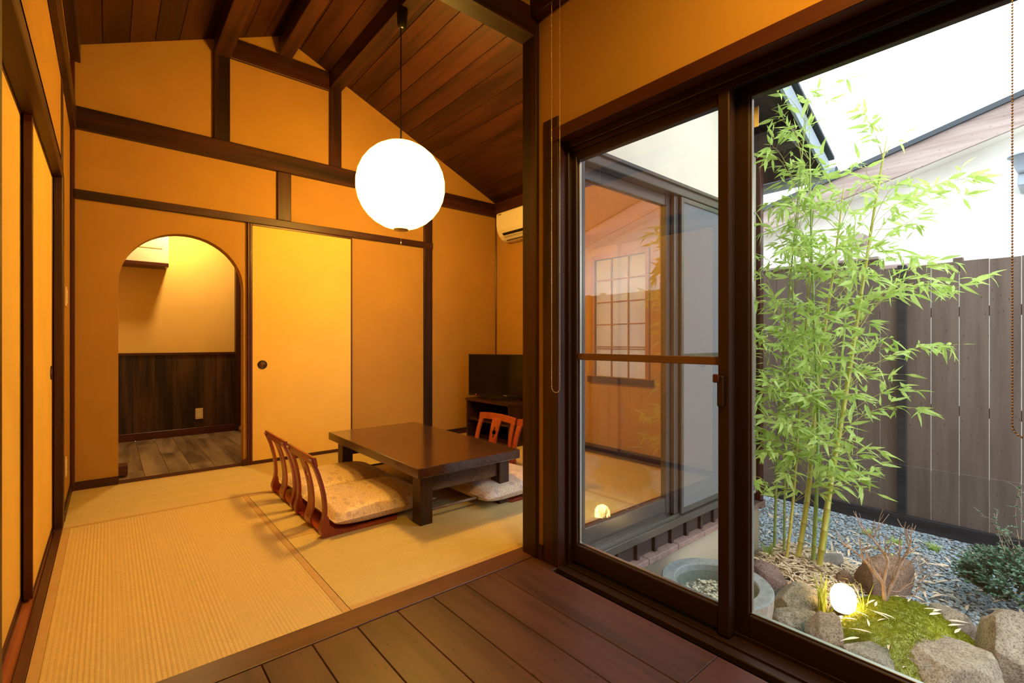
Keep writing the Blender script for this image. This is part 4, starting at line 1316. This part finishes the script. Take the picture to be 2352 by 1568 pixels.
# moss bed
def in_moss(x, y):
    d = math.hypot((x - 3.17) / 0.44, (y - 0.62) / 0.30)
    return d + 0.18 * noise.noise(Vector((x * 6, y * 6, 0)))
def moss_h(x, y):
    return gz(x, y) + 0.028 * max(0, 1 - in_moss(x, y) ** 4) + 0.012 * noise.noise(Vector((x * 14, y * 14, 2))) + 0.010 * noise.noise(Vector((x * 42, y * 42, 5)))
mg = grid('moss_bed', 2.68, 3.70, 0.24, 1.0, 130, 100, lambda x, y: moss_h(x, y) if in_moss(x, y) < 1.06 else gz(x, y) - 0.02, MOSS)
tag(mg, 'bright green moss bed between the rocks around the lamp', 'moss', kind='stuff')
rng = np.random.default_rng(9)
V, F = [], []
cnt = 0
while cnt < 45000:
    x = rng.uniform(2.7, 3.7); y = rng.uniform(0.26, 0.98)
    if in_moss(x, y) > 1.0: continue
    z = moss_h(x, y)
    a = rng.uniform(0, 6.28); l = rng.uniform(0.003, 0.0085) * (1 + 0.7 * noise.noise(Vector((x * 60, y * 60, 1)))); lx, ly = rng.uniform(-0.6, 0.6) * l, rng.uniform(-0.6, 0.6) * l
    w = 0.0017
    V += [(x - math.cos(a) * w, y - math.sin(a) * w, z - 0.002), (x + math.cos(a) * w, y + math.sin(a) * w, z - 0.002), (x + lx, y + ly, z + l)]
    F.append((3 * cnt, 3 * cnt + 1, 3 * cnt + 2)); cnt += 1
ms = raw_obj('moss_sprigs', V, F, MOSS, (0, 0, 0), mg)
ms['kind'] = 'stuff'

# garden lamp
LP = Vector((3.10, 0.834, -0.432))
gl = thing('garden_lamp', LP, 'small glowing egg-shaped garden lamp set in the moss', 'lamp')
bm = lathe_bm([(0.044, 0.0), (0.056, 0.02), (0.062, 0.06), (0.059, 0.095), (0.044, 0.124), (0.020, 0.138), (0.0, 0.140)], 40)
mesh_obj('glowing_globe', bm, emit('garden_lamp_glow', (1.0, 0.62, 0.22), 22.0), LP, gl, True)
bm = lathe_bm([(0.040, -0.045), (0.046, -0.04), (0.046, 0.0)], 24)
mesh_obj('lamp_base', bm, BLACK, LP, gl, True)

# ---- leaves
def leaf_mesh(name, mat, fold=0.25, curl=0.25, wr=0.5):
    V, F = [], []
    n = 5
    prof_ = [0.10, 0.85, 1.0, 0.72, 0.36, 0.0]
    for i in range(n + 1):
        t = i / n
        z = -curl * t * t
        w = prof_[i] * wr
        V += [(t, -w, z + fold * w), (t, 0, z), (t, w, z + fold * w)]
    for i in range(n):
        a = 3 * i
        F += [(a, a + 3, a + 4, a + 1), (a + 1, a + 4, a + 5, a + 2)]
    me = bpy.data.meshes.new(name)
    me.from_pydata(V, [], F); me.update(); me.materials.append(mat)
    me.polygons.foreach_set('use_smooth', [True] * len(me.polygons))
    return me, V, F
LM = [leaf_mesh('leaf', LEAF, 0.3, c, 0.085) for c in (0.05, 0.18, 0.30, -0.08)]
def leaf_matrix(p, d, size, roll, wid=1.0):
    x = d.normalized()
    up = Vector((0, 0, 1))
    y = up.cross(x)
    if y.length < 0.05: y = Vector((1, 0, 0)).cross(x)
    y.normalize()
    y = Matrix.Rotation(roll, 3, x) @ y
    z = x.cross(y)
    M = Matrix((x * size, y * size * wid, z * size)).transposed().to_4x4()
    M.translation = p
    return M

def bamboo(idx, path, r0, mat, label, extra=(), dens=1.0, zlo=-0.1, side=None, seed=1):
    r = random.Random(seed)
    base = Vector(path[0])
    t = thing('bamboo_plant', base, label, 'bamboo', 'bamboo clump in front of the fence')
    P = smoothpts(path, 10)
    zs = [p.z for p in P]
    H = zs[-1] - zs[0]
    def at(z):
        for a_, b_ in zip(P, P[1:]):
            if a_.z <= z <= b_.z:
                return a_.lerp(b_, (z - a_.z) / max(1e-6, b_.z - a_.z))
        return P[-1].copy()
    def rad(z): return r0 * (1 - 0.80 * ((z - zs[0]) / H) ** 1.3) + 0.0008
    # culm with nodes
    pts, rads, nodes = [], [], []
    z = zs[0] - 0.02
    step = 0.10
    pts.append(at(zs[0]) - Vector((0, 0, 0.03))); rads.append(r0)
    z = zs[0] + 0.04
    while z < zs[-1] - 0.02:
        R_ = rad(z)
        nodes.append(z)
        for dz, k in ((-0.006, 1.0), (-0.002, 1.14), (0.001, 1.14), (0.005, 0.95)):
            pts.append(at(z + dz)); rads.append(R_ * k)
        step = min(0.24, step + 0.018)
        z += step
    pts.append(P[-1]); rads.append(0.0012)
    tube('culm', pts, rads, mat, t, 10, loc=base)
    nd_acc = Acc()
    for z in nodes:
        p = at(z); nd_acc.add(*tube_arrays([at(z - 0.0035), at(z + 0.0005)], rad(z) * 1.17, 10))
    nd_acc.build('node_rings', NODE, base, t)
    br = Acc(); leaves = []
    def add_branch(pl, rb, leafy=1.0):
        Q = smoothpts(pl, 6)
        br.add(*tube_arrays(Q, [rb * (1 - 0.75 * i / (len(Q) - 1)) for i in range(len(Q))], 4))
        L = sum((b_ - a_).length for a_, b_ in zip(Q, Q[1:]))
        nt_ = max(3, int(L / 0.038 * leafy))
        for k in range(nt_):
            f = 0.22 + 0.78 * (k + r.random() * 0.6) / nt_
            i = min(len(Q) - 2, int(f * (len(Q) - 1)))
            p = Q[i].lerp(Q[i + 1], f * (len(Q) - 1) - i if f < 1 else 1)
            d = (Q[i + 1] - Q[i]).normalized()
            az = r.uniform(0, 2 * PI)
            sd = (d * 0.75 + Vector((math.cos(az), math.sin(az), r.uniform(-0.5, 0.5))) * 0.75).normalized()
            tl = r.uniform(0.02, 0.09)
            e = p + sd * tl
            br.add(*tube_arrays([p, e], [rb * 0.4, rb * 0.2], 3))
            for _ in range(r.choice((1, 2, 2, 3))):
                ld = (sd * 0.8 + Vector((r.uniform(-1, 1), r.uniform(-1, 1), r.uniform(-1.0, 0.35))) * 0.75).normalized()
                leaves.append(leaf_matrix(e - sd * r.uniform(0, 0.02), ld, r.uniform(0.065, 0.14), r.uniform(-1.2, 1.2), r.uniform(1.0, 1.5)))
    for z in nodes:
        if z < zlo: continue
        hz = (z - zs[0]) / H
        for s in range(3 if r.random() < 0.6 * dens else 2):
            if r.random() > dens * (0.30 + 0.85 * min(1, hz * 1.7)): continue
            az = r.uniform(0, 2 * PI) if side is None else side + r.uniform(-1.2, 1.2)
            L = r.uniform(0.22, 0.52) * (1.05 - 0.35 * hz)
            el = r.uniform(0.5, 1.0)
            p = at(z)
            h = Vector((math.cos(az), math.sin(az), 0))
            if p.y > 1.15: h = Vector((h.x, min(h.y, (1.47 - p.y) * 1.2), 0)).normalized()
            p1 = p + h * L * 0.4 + Vector((0, 0, L * el * 0.6))
            p2 = p + h * L * 0.8 + Vector((0, 0, L * el * 0.95))
            p3 = p + h * L * 1.15 + Vector((0, 0, L * el * 0.95))
            add_branch([p, p1, p2, p3], 0.0022, 0.8)
    for e in extra:
        add_branch(e, 0.0026, 1.1)
    br.build('branches', TWIG, base, t)
    leaves = [M for M in leaves if not (M.translation.y > 1.52 and M.translation.x < 4.1) and M.translation.z < 2.75]
    r.shuffle(leaves)
    n_ind = min(290, len(leaves))
    for i, M in enumerate(leaves[:n_ind]):
        o = bpy.data.objects.new('leaf', LM[i % 4][0]); COL.objects.link(o)
        o.parent = t
        M2 = M.copy(); M2.translation = M.translation - base
        o.matrix_local = M2
    rest = leaves[n_ind:]
    if rest:
        V0 = [np.array(m[1]) for m in LM]; F0 = np.array(LM[0][2])
        Vs, Fs = [], []
        for i, M in enumerate(rest):
            A = np.array(M.to_3x3()); tr = np.array(M.translation - base)
            Vs.append(V0[i % 4] @ A.T + tr); Fs.append(F0 + i * len(V0[0]))
        o = raw_obj('foliage', np.concatenate(Vs), np.concatenate(Fs), LEAF, base, t, True)
        o['kind'] = 'stuff'
    return len(leaves)

tot = 0
tot += bamboo(0, [(3.927, 1.44, -0.58), (3.93, 1.43, 0.326), (3.95, 1.40, 1.13), (3.96, 1.37, 1.80), (3.97, 1.33, 2.3)], 0.0085, CULM2,
       'thin green bamboo stem leftmost, nearest the dark building corner', dens=1.0, zlo=-0.2, side=-2.7, seed=1)
tot += bamboo(1, [(3.80, 1.38, -0.58), (3.84, 1.345, -0.104), (3.88, 1.31, 0.674), (3.93, 1.27, 1.517), (3.95, 1.25, 2.1)], 0.010, CULM,
       'thin yellowish bamboo stem second from the left', dens=1.0, zlo=-0.3, side=-2.9, seed=2)
tot += bamboo(2, [(3.878, 1.33, -0.58), (3.939, 1.28, -0.065), (3.984, 1.25, 0.515), (4.033, 1.21, 1.063), (4.099, 1.155, 1.643), (4.148, 1.11, 2.223)], 0.0185, CULM,
       'thick yellow bamboo stem leaning right, left of the two thickest', dens=0.9, zlo=-0.1, seed=3)
tot += bamboo(3, [(3.892, 1.235, -0.58), (3.923, 1.22, -0.043), (3.926, 1.21, 0.526), (3.902, 1.22, 0.999), (3.875, 1.23, 1.473), (3.853, 1.235, 2.01), (3.827, 1.235, 2.55)], 0.014, CULM2,
       'medium bamboo stem between the two thick ones, bending left higher up', dens=0.95, zlo=-0.15, seed=4)
EX = [[(4.04, 1.02, 1.30), (4.253, 0.80, 1.453), (4.483, 0.62, 1.40), (4.74, 0.42, 1.513)],
      [(4.0, 1.05, 1.0), (4.138, 0.90, 1.32), (4.368, 0.72, 1.453), (4.575, 0.55, 1.438)],
      [(3.99, 1.08, 0.66), (4.069, 0.95, 0.86), (4.299, 0.75, 1.00), (4.552, 0.54, 1.03)],
      [(3.95, 1.09, 0.36), (4.02, 1.0, 0.50), (4.161, 0.87, 0.587), (4.391, 0.68, 0.581)],
      [(4.12, 0.96, 1.72), (4.23, 0.83, 1.964), (4.437, 0.65, 2.145), (4.667, 0.45, 2.205)],
      [(4.15, 0.93, 1.84), (4.253, 0.80, 1.86), (4.437, 0.65, 1.995), (4.69, 0.45, 2.085)]]
tot += bamboo(4, [(3.846, 1.184, -0.58), (3.905, 1.134, -0.018), (3.976, 1.074, 0.538), (4.039, 1.02, 1.062), (4.105, 0.965, 1.618), (4.164, 0.915, 2.112), (4.223, 0.865, 2.55)], 0.0195, CULM,
       'thickest rightmost yellow bamboo stem with long branches reaching right over the fence', EX, 0.9, 0.15, seed=5)
EX2 = [[(4.09, 1.16, 1.35), (4.207, 0.98, 1.60), (4.391, 0.80, 1.664), (4.60, 0.60, 1.604)], [(4.06, 1.19, -0.05), (4.10, 1.08, 0.02), (4.15, 1.0, 0.10), (4.2, 0.93, 0.17)]]
tot += bamboo(5, [(4.038, 1.215, -0.58), (4.075, 1.183, -0.129), (4.116, 1.148, 0.515), (4.173, 1.1, 1.321), (4.222, 1.059, 1.95)], 0.012, CULM2,
       'green bamboo stem standing behind the thickest one', EX2, 0.85, -0.15, seed=6)
tot += bamboo(6, [(3.95, 1.52, -0.58), (3.93, 1.47, 0.64), (3.88, 1.38, 1.5), (3.80, 1.29, 2.2), (3.72, 1.22, 2.62)], 0.010, CULM2,
       'tall thin bamboo stem at the back whose tip crosses the dark eaves', dens=1.1, zlo=0.2, side=-2.9, seed=7)
print('bamboo leaves', tot)

# dry leaf litter around the bamboo
rng = random.Random(31)
V0 = np.array(LM[1][1]); F0 = np.array(LM[1][2])
Vs, Fs = [], []
n = 0
while n < 3000:
    a = rng.uniform(0, 2 * PI); q = math.sqrt(rng.random())
    x, y = 3.72 + 0.52 * q * math.cos(a), 1.28 + 0.36 * q * math.sin(a)
    if rng.random() < 0.18: x, y = rng.uniform(3.2, 5.1), rng.uniform(-0.4, 2.2)
    if y > 1.5 and x < 4.05: continue
    if in_moss(x, y) < 1.05: continue
    d = Vector((rng.uniform(-1, 1), rng.uniform(-1, 1), rng.uniform(-0.15, 0.15)))
    M = leaf_matrix(Vector((x, y, gz(x, y) + rng.uniform(0.016, 0.036))), d, rng.uniform(0.05, 0.12), rng.uniform(-0.6, 0.6), rng.uniform(0.65, 1.15))
    Vs.append(V0 @ np.array(M.to_3x3()).T + np.array(M.translation)); Fs.append(F0 + n * len(V0)); n += 1
lo = raw_obj('leaf_litter', np.concatenate(Vs), np.concatenate(Fs), STRAW, (0, 0, 0), None, True)
tag(lo, 'dry straw-coloured bamboo leaves littering the ground at the bamboo stems', 'leaf litter', kind='stuff')

# fallen leaves on the moss
FLM = leaf_mesh('fallen_leaf', plain('bleached_leaf', (0.72, 0.62, 0.48), 0.7, var=0.12), 0.4, 0.10, 0.062)[0]
spots = [(2.93, 0.80, 0.5), (2.90, 0.76, 2.0), (2.86, 0.70, 2.6), (2.89, 0.655, 1.9), (2.94, 0.68, 0.3), (3.02, 0.70, 1.4), (2.98, 0.74, 2.2), (3.05, 0.62, 1.2), (3.08, 0.60, 1.5),
         (3.14, 0.70, 0.1), (3.18, 0.78, 0.7), (3.24, 0.72, 2.9), (2.84, 0.58, 0.2), (2.80, 0.52, -0.3), (3.28, 0.50, -0.5), (3.33, 0.53, -0.8), (3.38, 0.50, -0.4), (3.30, 0.43, -0.6),
         (3.40, 0.44, -0.9), (3.26, 0.40, -0.2), (3.42, 0.56, -0.6), (3.36, 0.60, 0.0), (3.0, 0.66, -0.4), (3.22, 0.84, 0.9), (3.30, 0.80, 1.6), (2.97, 0.83, 1.2)]
for (x, y, a) in spots:
    o = bpy.data.objects.new('fallen_leaf', FLM); COL.objects.link(o)
    o.matrix_world = leaf_matrix(Vector((x, y, max(moss_h(x, y), gz(x, y)) + 0.014)), Vector((math.cos(a), math.sin(a), 0.05)), rng.uniform(0.075, 0.12), rng.uniform(-0.4, 0.4), rng.uniform(0.9, 1.4))
    tag(o, 'single long bleached bamboo leaf lying on the green moss near the lamp', 'leaf', 'fallen dry leaves on the moss')

# leafless shrub
def bare_shrub():
    base = Vector((3.316, 0.693, -0.44))
    t = thing('leafless_shrub', base, 'small leafless shrub with forked bare brown branches behind the lamp', 'shrub')
    a = Acc(); tips = []
    main = [[(3.316, 0.693, -0.44), (3.313, 0.697, -0.35), (3.305, 0.705, -0.29), (3.255, 0.745, -0.21), (3.215, 0.78, -0.15)],
            [(3.316, 0.693, -0.43), (3.328, 0.685, -0.36), (3.355, 0.66, -0.28), (3.385, 0.635, -0.19), (3.405, 0.615, -0.13)],
            [(3.308, 0.70, -0.30), (3.322, 0.688, -0.22), (3.33, 0.684, -0.17), (3.30, 0.71, -0.11), (3.262, 0.74, -0.05)],
            [(3.34, 0.675, -0.345), (3.375, 0.645, -0.35), (3.40, 0.625, -0.325), (3.425, 0.60, -0.30)],
            [(3.36, 0.66, -0.36), (3.40, 0.62, -0.375), (3.44, 0.585, -0.36), (3.452, 0.575, -0.30)]]
    rad = [0.0115, 0.0125, 0.0098, 0.005, 0.0035]
    r = random.Random(5)
    trunk = Acc()
    for m, q in zip(main, rad):
        P = smoothpts(m, 5)
        (trunk if q > 0.0095 else a).add(*tube_arrays(P, [q * (1 - 0.55 * i / (len(P) - 1)) for i in range(len(P))], 8))
        tips.append((P[-1], (P[-1] - P[-4]).normalized(), q * 0.45, 3))
        for k in range(len(P) // 2, len(P) - 2, 3):
            tips.append((P[k], (P[k] - P[k - 1]).normalized(), q * 0.32, 2))
    while tips:
        p, d, q, lv = tips.pop()
        for _ in range(r.choice((2, 2, 3) if lv > 1 else (1, 2, 2)) if lv > 0 else 0):
            nd_ = (d * 0.9 + Vector((r.uniform(-1, 1), r.uniform(-1, 1), r.uniform(-0.25, 0.9))) * 0.75).normalized()
            L = r.uniform(0.035, 0.075)
            mid = p + nd_ * L * 0.5 + Vector((r.uniform(-1, 1), r.uniform(-1, 1), r.uniform(-1, 1))) * 0.006
            e = p + nd_ * L + Vector((0, 0, 0.008))
            a.add(*tube_arrays([p, mid, e], [q, q * 0.85, q * 0.6], 5))
            tips.append((e, (e - mid).normalized(), max(0.0011, q * 0.62), lv - 1))
    trunk.build('stems', BARK, base, t); a.build('twigs', BARK, base, t)
    for i in range(7):
        p = Vector((3.29 + r.uniform(-0.08, 0.10), 0.71 + r.uniform(-0.07, 0.06), -0.12 + r.uniform(-0.06, 0.08)))
        o = bpy.data.objects.new('leaf', LM[i % 4][0]); COL.objects.link(o); o.parent = t
        M = leaf_matrix(p - base, Vector((r.uniform(-1, 1), r.uniform(-1, 1), 0.3)), 0.022, 0.3, 3.0); o.matrix_local = M
bare_shrub()

# evergreen bush
def evergreen():
    base = Vector((4.22, 0.20, -0.605))
    t = thing('evergreen_bush', base, 'dense small-leaved dark evergreen bush at the right edge before the fence', 'bush')
    r = random.Random(77)
    st_, lf = Acc(), []
    def spray(p0, p1, n, L, q=0.0022):
        mid = (p0 + p1) / 2 + Vector((r.uniform(-.03, .03), r.uniform(-.03, .03), 0.02))
        P = smoothpts([p0, mid, p1], 4)
        st_.add(*tube_arrays(P, [q * (1 - 0.6 * i / (len(P) - 1)) for i in range(len(P))], 4))
        for k in range(n):
            f = (k + 0.5) / n
            i = min(len(P) - 2, int(f * (len(P) - 1)))
            p = P[i]
            d = (P[i + 1] - P[i]).normalized()
            az = r.uniform(0, 6.28)
            lf.append(leaf_matrix(p, (d * 0.5 + Vector((math.cos(az), math.sin(az), r.uniform(-0.2, 0.6)))).normalized(), L * r.uniform(0.8, 1.3), r.uniform(-0.5, 0.5), 3.6))
    for _ in range(620):
        az = r.uniform(0, 6.28); el = math.acos(r.uniform(-0.25, 1))
        d = Vector((math.sin(el) * math.cos(az), math.sin(el) * math.sin(az), math.cos(el)))
        R_ = r.uniform(0.75, 1.0)
        e = base + Vector((0, 0, 0.20)) + Vector((d.x * 0.36, d.y * 0.36, d.z * 0.20)) * R_
        s = base + Vector((0, 0, 0.15)) + Vector((d.x * 0.22, d.y * 0.22, d.z * 0.10))
        spray(s, e, 22, 0.015)
    for (dx, dy, h, n) in ((0.02, 0.02, 0.82, 60), (0.06, -0.02, 0.55, 40), (-0.06, 0.13, 0.60, 36), (0.10, -0.12, 0.66, 40), (-0.02, 0.08, 0.5, 30)):
        b0 = base + Vector((dx * 0.5, dy * 0.5, 0.30))
        spray(b0, base + Vector((dx, dy, h)), n, 0.014, 0.0035)
        for k in range(5):
            f = 0.3 + 0.14 * k
            p = b0.lerp(base + Vector((dx, dy, h)), f); az = r.uniform(0, 6.28)
            spray(p, p + Vector((math.cos(az) * 0.08, math.sin(az) * 0.08, 0.05)), 8, 0.012, 0.0015)
    spray(base + Vector((0, 0.05, 0.34)), base + Vector((-0.08, 0.22, 0.62)), 40, 0.013, 0.003)
    st_.build('stems', BARK, base, t)
    me, V0, F0 = leaf_mesh('small_leaf', EVER, 0.2, 0.05, 0.13)
    V0 = np.array(V0); F0 = np.array(F0)
    Vs, Fs = [], []
    for i, M in enumerate(lf):
        Vs.append(V0 @ np.array(M.to_3x3()).T + np.array(M.translation - base)); Fs.append(F0 + i * len(V0))
    o = raw_obj('foliage', np.concatenate(Vs), np.concatenate(Fs), EVER, base, t, True)
    o['kind'] = 'stuff'
evergreen()

# grass tufts
def tuft(loc, n, L, w, mat, label, spread=0.6, seed=1, cat='grass'):
    r = random.Random(seed)
    a = Acc()
    for _ in range(n):
        az = r.uniform(0, 6.28); l = L * r.uniform(0.6, 1.1); sp = spread * r.uniform(0.2, 1.0)
        h = Vector((math.cos(az), math.sin(az), 0)); s = Vector((-math.sin(az), math.cos(az), 0)) * w
        p = Vector((r.uniform(-.02, .02), r.uniform(-.02, .02), -0.01))
        P = [p, p + h * l * sp * 0.3 + Vector((0, 0, l * 0.55)), p + h * l * sp * 0.75 + Vector((0, 0, l * 0.9)), p + h * l * sp * 1.2 + Vector((0, 0, l * (1.0 - 0.3 * sp)))]
        V, F = [], []
        for i, q in enumerate(P):
            k = (1, 0.9, 0.6, 0.05)[i]
            V += [q - s * k, q + s * k]
        for i in range(3): F.append((2 * i, 2 * i + 1, 2 * i + 3, 2 * i + 2))
        a.add([v + Vector(loc) for v in V], F)
    o = a.build('grass_tuft', mat, loc)
    tag(o, label, cat, 'grass tufts in the rock garden')
tuft((3.03, 0.915, -0.45), 34, 0.21, 0.0028, GRASS, 'tall fine yellow-green grass tuft left of the glowing lamp', 0.5, 1)
tuft((2.80, 0.93, -0.53), 60, 0.10, 0.0022, MONDO, 'dark blue-green grass tuft against the frontmost rounded rock', 0.95, 2)
tuft((3.12, 1.20, -0.56), 60, 0.10, 0.0022, MONDO, 'dark grass tuft between the basin and the purple-brown rock', 0.95, 3)
tuft((3.14, 0.76, -0.45), 10, 0.20, 0.0026, GRASS, 'sparse long grass blades right of the glowing lamp', 0.5, 4)
tuft((3.78, 1.50, -0.60), 34, 0.14, 0.004, LEAF, 'bright green sprout at the foot of the building corner', 0.8, 5)
tuft((2.62, 0.44, -0.50), 22, 0.14, 0.0025, GRASS, 'short grass tuft between the two front flat rocks', 0.8, 6)
for k, (x, y) in enumerate([(4.95, 2.05), (4.98, 1.5), (4.95, 1.15), (4.9, 0.95), (5.0, 0.72)]):
    tuft((x, y, -0.61), 46, 0.07, 0.004, LEAF, 'low green weeds at the fence foot, %s' % ['at the far left by the building corner', 'second from the building corner', 'behind the bamboo stems', 'under the black fence post', 'between fence post and evergreen bush'][k], 1.3, 10 + k)

bpy.context.view_layer.update()
